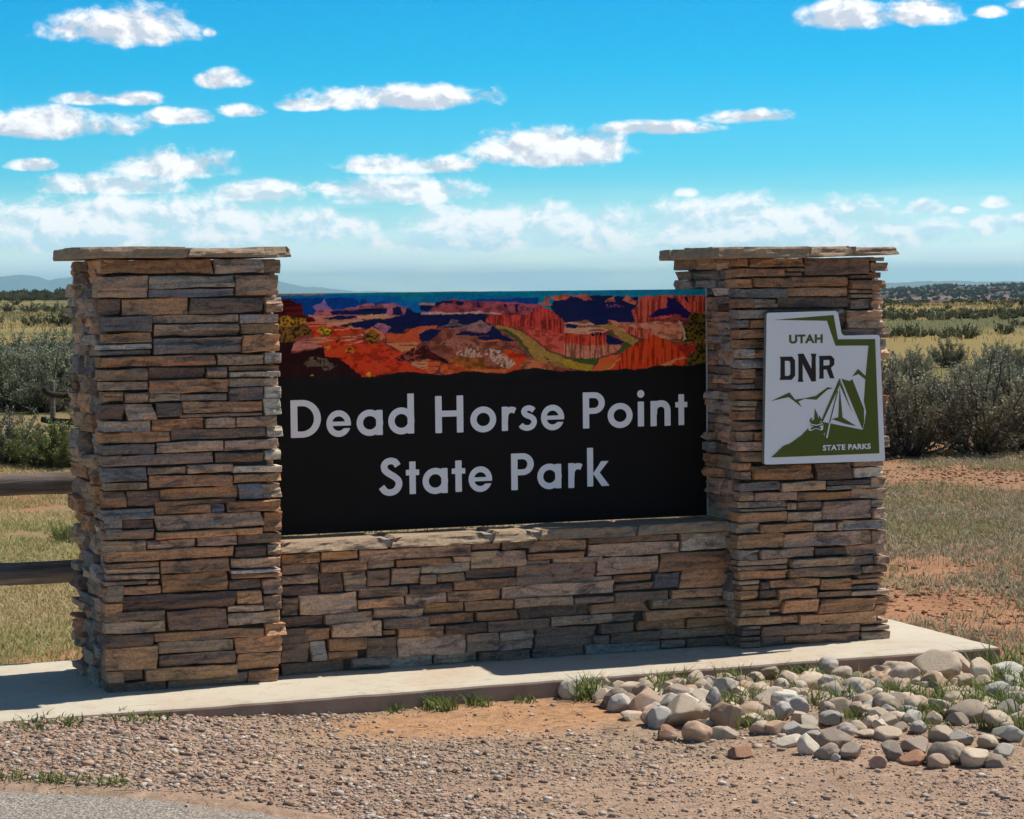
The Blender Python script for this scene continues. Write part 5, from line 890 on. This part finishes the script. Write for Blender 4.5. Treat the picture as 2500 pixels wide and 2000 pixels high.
# junipers on the mesa
def mesa_trees():
    jm = bush_mesh(30, 1, .75, 12, 5, 6, .28, (.03, .04, .02), (.075, .09, .045), stems=False); g = np.random.default_rng(8)
    k = 0; J = []
    while k < 760:
        a = g.uniform(MZ[2, 0]-.02, MZ[7, 0]+.03); r = g.uniform(1350, 3020) if k > 60 else g.uniform(2850, 3010)
        x, y = CAM[0]+math.sin(a)*r, CAM[1]+math.cos(a)*r
        if k >= 60 and fbm(np.array([x*.01]), np.array([y*.01]), 77)[0] < .42: continue
        h = g.uniform(1.6, 3.6); k += 1
        if k <= 150:
            e = empty('juniper_tree', (x, y, float(G(x, y))-.3)); e.rotation_euler = (0, 0, g.uniform(0, 6)); e.scale = (h*1.1, h*1.1, h)
            tag(e, 'tiny dark juniper dotted on the skyline of the red mesa' if k <= 60 else 'tiny dark juniper dotted over the red mesa slope', 'tree', 'junipers on the mesa')
            for q, nme in zip(jm, ('crown', 'trunk')):
                c = q.copy(); c.name = nme; COL.objects.link(c); c.parent = e
        else: J.append((x, y, float(G(x, y))-.3, h, g.uniform(0, 6)))
    co = np.array([v.co for v in jm[0].data.vertices]); V = []; Cc = np.zeros(len(co)*4); jm[0].data.color_attributes[0].data.foreach_get('color', Cc); Cc = Cc.reshape(-1, 4)[:, :3]
    for x, y, z, h, a in J:
        c, s = math.cos(a), math.sin(a); V.append(np.stack([x+h*1.1*(c*co[:, 0]-s*co[:, 1]), y+h*1.1*(s*co[:, 0]+c*co[:, 1]), z+h*co[:, 2]], 1))
    V = np.vstack(V); o = mesh('juniper_scrub', V, np.arange(len(V)).reshape(-1, 4), M_LEAF, cols=np.tile(Cc, (len(J), 1))); tag(o, 'dark juniper scrub scattered over the far red mesa', 'scrub', kind='stuff')
mesa_trees()
# ------------------------------------------------------------------ grass
def blades(name, P, H, Wd, lean, C0, C1, label, cat='grass', g=None, kind='stuff', curl=.5):
    g = g or rng; n = len(P); a = g.uniform(0, 2*math.pi, n); d = np.stack([np.cos(a), np.sin(a), 0*a], 1); sd = np.stack([-np.sin(a), np.cos(a), 0*a], 1)
    a2 = a+g.normal(0, .6, n); sd = np.stack([-np.sin(a2), np.cos(a2), 0*a], 1)
    ln = (lean*g.uniform(.2, 1.4, n)*H)[:, None]; h = H[:, None]; wd = Wd[:, None] if hasattr(Wd, '__len__') else np.full((n, 1), Wd)
    up = np.array([0, 0, 1.])
    b0 = P-sd*wd; b1 = P+sd*wd; m_ = P+d*ln*.35+up*h*.6; m0 = m_-sd*wd*.8; m1 = m_+sd*wd*.8; tp = P+d*ln+up*h*(1-.25*np.clip(ln/h, 0, 1.5)*curl)
    V = np.stack([b0, b1, m1, m0, tp], 1).reshape(-1, 3); k = np.arange(n)[:, None]*5
    F3 = np.concatenate([k+np.array([[0, 1, 2]]), k+np.array([[0, 2, 3]]), k+np.array([[3, 2, 4]])], 0)
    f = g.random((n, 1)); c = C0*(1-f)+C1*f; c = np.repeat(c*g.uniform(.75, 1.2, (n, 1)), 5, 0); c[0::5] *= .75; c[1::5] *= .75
    o = mesh(name, V, F3, M_GRASS, cols=np.clip(c, .005, .9))
    if label: tag(o, label, cat, kind=kind)
    return o
def sector(n, a0, a1, r0, r1, g, p=1.0):
    a = g.uniform(a0, a1, n)+AZ0; r = np.sqrt(g.uniform(0, 1, n)*(r1**2-r0**2)+r0**2); x = CAM[0]+np.sin(a)*r; y = CAM[1]+np.cos(a)*r; return x, y
def on_ground(x, y): return np.stack([x, y, G(x, y)-.006], 1)
GRN = np.array((.16, .22, .05)); STR = np.array((.48, .39, .19)); GRY = np.array((.29, .27, .175)); OLV = np.array((.22, .22, .08)); VGR = np.array((.10, .15, .035)); LGR = np.array((.24, .27, .085)); GLD = np.array((.43, .32, .15))
def lawns():
    g = np.random.default_rng(21)
    x, y = sector(95000, -.245, -.12, 10.2, 26, g); k = (y > .96) & (fbm(x*1.5, y*1.5, 81) > .36); x, y = x[k], y[k]
    f = S(.46, .58, fbm(x*1.1, y*1.1, 82))[:, None]
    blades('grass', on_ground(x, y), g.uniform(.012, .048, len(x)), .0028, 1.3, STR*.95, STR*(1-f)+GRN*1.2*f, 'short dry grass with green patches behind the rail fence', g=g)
    x, y = sector(150000, .05, .26, 9.5, 24, g); n = fbm(x*.7, y*.7, 83); k = ((x > 3.95) | (y > 1.0)) & (g.random(len(x)) < .85*S(.34, .60, n+.12+.07*(1-S(9.5, 13.5, np.hypot(x-CAM[0], y-CAM[1])))+.05*(fbm(x*5, y*5, 87)-.5)*6+.10*S(12.5, 15, np.hypot(x-CAM[0], y-CAM[1]))-.28*S(18.8, 19.6, np.hypot(x-CAM[0], y-CAM[1])))); x, y = x[k], y[k]
    f = S(.4, .65, fbm(x*1.3, y*1.3, 84))[:, None]
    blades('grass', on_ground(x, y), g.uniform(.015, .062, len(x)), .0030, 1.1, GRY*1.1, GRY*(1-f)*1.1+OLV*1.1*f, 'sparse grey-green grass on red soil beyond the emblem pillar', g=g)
    # middle ground between (hidden by the sign from here)
    x, y = sector(9000, -.12, .05, 12, 26, g); k = y > 1.0; x, y = x[k], y[k]
    blades('grass', on_ground(x, y), g.uniform(.04, .1, len(x)), .006, .8, STR*.9, GRY, 'dry grass on the ground behind the sign board', g=g)
    # golden grass farther out
    x, y = sector(26000, -.25, .26, 38, 190, g); a = np.arctan2(x-CAM[0], y-CAM[1])-AZ0; k = (np.abs(a) > .12) & (fbm(x*.05, y*.05, 85) > .4); x, y = x[k], y[k]; r = np.hypot(x-CAM[0], y-CAM[1])
    f = S(.4, .6, fbm(x*.06, y*.15, 86))[:, None]
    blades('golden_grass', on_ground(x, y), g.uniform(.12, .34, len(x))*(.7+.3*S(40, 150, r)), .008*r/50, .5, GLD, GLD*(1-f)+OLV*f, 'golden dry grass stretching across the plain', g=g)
lawns()
def tuft(name, x, y, n, rad, h, label, g, group=None, c0=VGR, c1=LGR):
    a = g.uniform(0, 6.28, n); r = rad*np.sqrt(g.random(n)); n = n; P = on_ground(x+np.cos(a)*r, y+np.sin(a)*r)
    o = blades(name, P, h*g.uniform(.35, 1.1, n), .0035, .9, c0, c1, None, g=g)
    if label: tag(o, label, 'grass tuft', group)
    return o
def tufts():
    g = np.random.default_rng(31)
    L = [(-.33, -.52, 240, .14, .07, 'green grass tuft at the low end of the slab edge'), (.02, -.50, 150, .12, .065, 'green grass tuft beside the slab under the thick pillar'),
         (1.235, -.47, 220, .075, .10, 'bushy green tuft against the slab on the bare red sand'), (1.40, -.47, 130, .05, .085, 'smaller green tuft just along from the bushy one at the slab'), (1.05, -.465, 50, .04, .06, 'thin grass tuft at the slab edge on the gravel end of the sand'), (1.60, -.47, 90, .05, .06, 'low straggly tuft at the slab just before the rock heap'),
         (1.86, -.50, 180, .07, .12, 'grass tuft between the first pale rocks and the slab'), (2.22, -.49, 170, .09, .12, 'grass tuft growing from the slab edge over the rock heap'), (2.52, -.49, 150, .08, .11, 'leaning grass tuft with pale stalks at the slab edge'), (2.85, -.48, 200, .12, .10, 'wide grass tuft at the slab edge behind tan rocks'), (3.78, -.60, 320, .16, .13, 'tall grass tuft at the slab corner')]
    for x, y, n, rd, h, lab in L: tuft('grass_tuft', x, y, int(n*.55), rd, h*(.7 if x < 1.8 else 1.0), lab, g, 'grass tufts along the slab edge')
    # grass growing up through the river rocks
    X = []; Y = []; H = []
    for (x, y, n, rd, h) in ((2.12, -.60, 160, .08, .14), (2.33, -.95, 420, .13, .14), (2.22, -1.30, 260, .10, .10), (2.72, -1.02, 380, .14, .13), (2.95, -.80, 260, .12, .12), (3.05, -1.05, 420, .18, .13), (3.2, -1.25, 480, .2, .12), (3.45, -1.15, 500, .22, .13), (3.35, -1.5, 450, .2, .12), (3.6, -.9, 300, .15, .12), (2.95, -1.4, 320, .16, .10), (2.6, -1.35, 180, .1, .09), (3.1, -1.7, 260, .15, .10), (3.6, -1.35, 400, .2, .12), (2.45, -.62, 130, .07, .11), (2.62, -.72, 160, .09, .11), (2.0, -1.0, 60, .06, .07), (3.55, -1.75, 260, .18, .1), (2.8, -1.62, 120, .1, .08)):
        n = int(n*(.3 if x < 2.9 else .5)); h = h*.85; a = g.uniform(0, 6.28, n); r = rd*np.sqrt(g.random(n)); X.append(x+np.cos(a)*r); Y.append(y+np.sin(a)*r*.8); H.append(h*g.uniform(.4, 1.1, n))
    X, Y, H = map(np.concatenate, (X, Y, H)); blades('rock_grass', on_ground(X, Y), H, .0032, .95, VGR, LGR, 'green grass growing up between the river rocks', g=g)
    e = ROAD_EDGE; k = (e[:, 0] > -.9) & (e[:, 0] < -.30); e = e[k]; idx = g.integers(0, len(e), 520); idx = idx[fbm(e[idx, 0]*6, e[idx, 1]*6, 88) > .44]; X = e[idx, 0]+g.normal(0, .025, len(idx))+.02; Y = e[idx, 1]+g.normal(0, .025, len(idx))+.03
    blades('verge_grass', on_ground(X, Y), g.uniform(.015, .05, len(X)), .0028, 1.0, VGR, LGR, 'thin green grass along the asphalt edge', g=g)
    # straw litter
    n = 260; X = g.uniform(-.6, 3.6, n); Y = g.uniform(-2.4, -.45, n); P = on_ground(X, Y)+[0, 0, .012]; a = g.uniform(0, 6.28, n); L_ = g.uniform(.02, .10, n); d = np.stack([np.cos(a), np.sin(a), g.normal(0, .05, n)], 1)*L_[:, None]; s = np.stack([-np.sin(a), np.cos(a), 0*a], 1)*.0016; u = np.array([0, 0, .0022])
    V = np.stack([P-d/2-s, P-d/2+s, P-d/2+u, P+d/2-s, P+d/2+s, P+d/2+u], 1).reshape(-1, 3); k = np.arange(n)[:, None]*6
    F = np.concatenate([k+np.array([q]) for q in ([0, 1, 4, 3], [1, 2, 5, 4], [2, 0, 3, 5])], 0)
    o = mesh('straw_litter', V, F, M_GRASS, cols=np.repeat(np.array((.50, .40, .26))*g.uniform(.4, 1.1, (n, 1)), 6, 0)); tag(o, 'dry straw bits and twigs scattered over the gravel', 'litter', kind='stuff')
tufts()
# ------------------------------------------------------------------ gravel
def ico(sub):
    bm = bmesh.new(); bmesh.ops.create_icosphere(bm, subdivisions=sub, radius=1); V = np.array([v.co for v in bm.verts]); F = np.array([[v.index for v in f.verts] for f in bm.faces]); bm.free(); return V, F
I0, I0F = ico(1); I3, I3F = ico(4)
def gravel():
    g = np.random.default_rng(41); n = 170000; x = g.uniform(-1.1, 4.3, n); y = g.uniform(-3.3, -.40, n)
    e = ROAD_EDGE; ye = np.interp(x, e[:, 0], e[:, 1]); off = y-ye
    dens = .75+.25*(1-S(.7, 2.2, x)); dens = dens*(.45+.9*S(.35, .6, fbm(x*2, y*2, 91)))
    sand = 1-S(.5, 1.1, np.hypot((x-1.45)/1.0, (y+.75)/.48)); dens = dens*(1-.93*sand)*np.where(off > 0, 1, .02)*np.where(x > .6, .95, 1)
    dens = np.where((x > 1.75) & (y > -1.3), dens*.3, dens)
    k = g.random(n) < dens; x, y, off = x[k], y[k], off[k]; n = len(x)
    s = np.exp(g.normal(-6.0, .6, n)); s = np.clip(s, .0018, .014)*(1+.3*(1-S(.1, 1.1, x)))*(1-.18*S(.8, 1.6, x)); big = g.random(n) < .006; s = np.where(big, g.uniform(.009, .016, n), s)
    sc = np.stack([s*g.uniform(.8, 1.5, n), s*g.uniform(.7, 1.2, n), s*g.uniform(.45, .8, n)], 1); a = g.uniform(0, 6.28, n)
    sh = I0[None]*(1+g.normal(0, .26, (n, len(I0), 1)))*sc[:, None, :]; c, q = np.cos(a)[:, None], np.sin(a)[:, None]
    V = np.stack([x[:, None]+c*sh[..., 0]-q*sh[..., 1], y[:, None]+q*sh[..., 0]+c*sh[..., 1], (G(x, y)+s*.25+(fbm(x*9, y*9, 31)-.5)*.018)[:, None]+sh[..., 2]], -1).reshape(-1, 3)
    F = (np.arange(n)[:, None, None]*len(I0)+I0F[None]).reshape(-1, 3)
    pal = np.array([(.50, .38, .30), (.58, .47, .39), (.44, .29, .21), (.28, .215, .18), (.66, .58, .50), (.53, .33, .23), (.17, .13, .11)]); ci = g.choice(7, n, p=[.26, .18, .2, .12, .08, .12, .04]); cc = pal[ci]*g.uniform(.75, 1.15, (n, 1))
    o = mesh('gravel', V, F, M_PEB, cols=np.repeat(cc, len(I0), 0)); tag(o, 'loose mixed gravel spread between the asphalt and the slab', 'gravel', kind='stuff')
gravel()
def clods():
    g = np.random.default_rng(43); n = 15000; x, y = sector(n, .10, .26, 9.6, 23, g); k = ((x > 3.95) | (y > 1.0)) & (fbm(x*1.4, y*1.4, 93) > .42); x, y = x[k], y[k]; n = len(x)
    s = np.clip(np.exp(g.normal(-5.0, .55, n)), .003, .022); sh = I0[None]*(1+g.normal(0, .22, (n, len(I0), 1)))*s[:, None, None]*np.array([1.2, 1.0, .6])
    V = np.stack([x[:, None]+sh[..., 0], y[:, None]+sh[..., 1], (G(x, y)+s*.15)[:, None]+sh[..., 2]], -1).reshape(-1, 3); F = (np.arange(n)[:, None, None]*len(I0)+I0F[None]).reshape(-1, 3)
    cc = np.array((.42, .20, .10))*g.uniform(.55, 1.2, (n, 1))+g.random((n, 1))**6*.15
    o = mesh('soil_clods', V, F, M_PEB, cols=np.repeat(cc, len(I0), 0)); tag(o, 'crumbly red soil clods on the bare ground beyond the slab', 'soil', kind='stuff')
clods()
# ------------------------------------------------------------------ river rocks
def rock_mat():
    m, t, b = mat('river_rock', .85, .25); oi = N(t, 'ShaderNodeObjectInfo'); tc = N(t, 'ShaderNodeTexCoord')
    v = N(t, 'ShaderNodeVectorMath', operation='ADD', inp={0: tc.outputs['Object']}); t.links.new(N(t, 'ShaderNodeVectorMath', operation='SCALE', inp={0: (31, 17, 57), 'Scale': oi.outputs['Random']}).outputs[0], v.inputs[1]); v = v.outputs[0]
    n1 = noise(t, v, 14, 6, .65, .4); n2 = noise(t, v, 150, 4, .6); n3 = noise(t, v, 5, 4, .6)
    c = mixc(t, mth(t, 'MULTIPLY', sstep(t, n1, .45, .7), .45), oi.outputs['Color'], (.34, .24, .165)); c = mixc(t, mth(t, 'MULTIPLY', sstep(t, n3, .5, .66), .4), c, (.60, .53, .44))
    c = mixc(t, .4, c, ramp(t, n2, [(.3, .55), (.7, 1.0)]), 'MULTIPLY'); setp(t, b, 'Base Color', c); bump(t, b, mth(t, 'ADD', n1, mth(t, 'MULTIPLY', n2, .4)), .8, .006)
    return m
def rocks():
    m = rock_mat(); g = np.random.default_rng(51)
    RC = {'t': (.58, .465, .35), 'l': (.66, .58, .47), 'g': (.46, .425, .385), 'p': (.58, .56, .48), 'b': (.42, .45, .46), 'o': (.54, .36, .25), 'r': (.38, .20, .125), 'd': (.34, .275, .22), 'w': (.62, .60, .55)}
    CN = {'t': 'tan', 'l': 'pale sandy', 'g': 'grey', 'p': 'pale greenish', 'b': 'bluish grey', 'o': 'orange-tan', 'r': 'red-brown', 'd': 'dark brown', 'w': 'whitish'}
    SPECIAL = {0: 'round pale rock at the very tip of the rock heap by the slab', 1: 'blocky tan rock with flat top second from the heap tip at the slab', 7: 'small red-brown angular rock amid pale stones near the slab', 11: 'large orange-tan oval rock near the heap tip', 14: 'grey rough rock on the gravel side below the orange oval one', 16: 'big egg-shaped tan rock leaning in the heap front', 17: 'small flat red rock on bare sand at the heap front', 24: 'large rounded orange rock with a chipped face', 20: 'small bluish rock beside a grey one', 62: 'largest humpbacked tan rock at the back of the heap by the slab', 63: 'long tan boulder lying right under the slab edge', 64: 'upright wedge of tan rock at the back of the heap', 65: 'wide flat pale rock near the slab corner', 61: 'small whitish rock behind the humpbacked one', 77: 'dark brown flat rock shading the grass', 79: 'pale rounded rock in the grass at the picture edge', 81: 'large grey-brown rock at the front edge of the heap', 82: 'pale pointed rock left of the large grey-brown one', 99: 'single dark red-brown rock lying apart on the gravel', 98: 'small rusty red rock at the front edge of the heap'}
    used = set()
    # fillers under and between the traced ones
    allr = [(x, y, rx, ry, c, i) for i, (x, y, rx, ry, c) in enumerate(ROCKS)]
    tries = 0; extra = 0
    while extra < 153 and tries < 20000:
        tries += 1; i = g.integers(0, len(ROCKS)); x, y = ROCKS[i][0]+g.normal(0, .12), ROCKS[i][1]+g.normal(0, .12); rx = g.uniform(.022, .044)
        if y > -.46 or x < 1.85 or y < -1.62 or (x < 2.6 and y < -1.2): continue
        if any(math.hypot(x-q[0], y-q[1]) < .5*max(q[2], q[3])+rx*.5 for q in allr): continue
        allr.append((x, y, rx, rx*.6, g.choice(list('ttttlgod')), 1000+extra)); extra += 1
    for x, y, rx, ry, c, i in allr:
        sd = int(g.integers(1, 90)); rx *= 1.34; ry *= 1.42; rd = rx*g.uniform(.75, 1.0); hz = max(ry*1.18, rx*.45)
        n = I3*1.0; f = fbm(n[:, 0]*1.1+sd, n[:, 1]*1.1+n[:, 2]*.9, sd, 3)-.5; f2 = fbm(n[:, 2]*1.3+sd*2, n[:, 0]*1.2-n[:, 1], sd+3, 3)-.5
        V = n*(1+.42*f+.30*f2)[:, None]
        for _ in range(int(g.integers(3, 8))):   # worn flats
            d = g.normal(0, 1, 3); d /= np.linalg.norm(d); lim = g.uniform(.45, .78); dd = V@d; over = np.maximum(dd-lim, 0); V = V-np.outer(over*.96, d)
        V = V*np.array([rx, rd, hz])
        o = mesh('river_rock', V, I3F, m, smooth=True); zg = float(G(x, y))
        low = V[:, 2].min()
        back = rd*.55
        o.location = (x+back*.32, y+back*.85, zg-low-min(.38*hz, .02)); o.rotation_euler = (g.normal(0, .12), g.normal(0, .12), 0.36+g.normal(0, .35))
        o.color = (*(np.array(RC[c])*g.uniform(.68, 1.08)), 1)
        zone = 'against the slab' if y > -.68 else 'along the gravel front' if y < -1.22 or (x < 2.3 and y < -1.0) else 'amid the heap'
        sec = 'at the tip end' if x < 2.1 else 'below the emblem pillar' if x < 2.75 else 'in the grassy part' if x < 3.2 else 'towards the slab corner'
        size = 'large' if rx > .062 else 'small' if rx < .036 else 'medium'
        flat_ = 'flat' if hz < rx*.55 else 'rounded'
        lab = SPECIAL.get(i) or '%s %s %s river rock %s %s' % (size, flat_, CN[c], zone, sec)
        tag(o, lab, 'rock', 'river rocks heaped beside the slab')
rocks()
# ------------------------------------------------------------------ tell look-alikes apart by their order in the row
ORD = 'first second third fourth fifth sixth seventh eighth ninth tenth eleventh twelfth thirteenth fourteenth fifteenth sixteenth seventeenth eighteenth nineteenth twentieth'.split()
ORD += ['twenty-'+o for o in ORD[:9]]+['thirtieth']+['thirty-'+o for o in ORD[:9]]+['fortieth']
def ordinals():
    by = {}
    for o in SC.objects:
        if 'label' in o and o.get('category') in ('bush', 'rock'): by.setdefault(o['label'], []).append(o)
    for lab, L in by.items():
        if len(L) < 2 or len(L) > len(ORD): continue
        az = lambda o: math.atan2(o.location.x-CAM[0], o.location.y-CAM[1])
        rock = L[0]['category'] == 'rock'; left = az(L[0]) < AZ0
        L.sort(key=lambda o: -az(o) if (not rock and left) else az(o))
        for i, o in enumerate(L):
            o['label'] = ((lab if len(lab.split()) < 14 else lab.replace(' river', '').replace('towards the', 'by the'))+', '+ORD[i]+' from tip') if rock else ORD[i]+' from the pillar: '+lab
ordinals()
# ------------------------------------------------------------------ far clear air
def haze():
    s = 40000; V = [(CAM[0]+x*s, CAM[1]+y*s, z) for z in (-262, 225) for y in (-1, 1) for x in (-1, 1)]
    m = bpy.data.materials.new('air'); m.use_nodes = True; t = m.node_tree; t.nodes.clear()
    v = N(t, 'ShaderNodeVolumePrincipled'); v.inputs['Color'].default_value = (*HAZE_COL, 1); v.inputs['Density'].default_value = HAZE_D; v.inputs['Density Attribute'].default_value = ''; v.inputs['Anisotropy'].default_value = .3
    out = N(t, 'ShaderNodeOutputMaterial'); t.links.new(v.outputs[0], out.inputs['Volume'])
    o = mesh('haze', V, [(0, 2, 3, 1), (4, 5, 7, 6), (0, 1, 5, 4), (2, 6, 7, 3), (0, 4, 6, 2), (1, 3, 7, 5)], m); tag(o, 'thin blue distance haze over the whole plain', 'haze', kind='stuff')
HAZE_D = 5.5e-5; HAZE_COL = (.52, .88, 1.0)
haze()
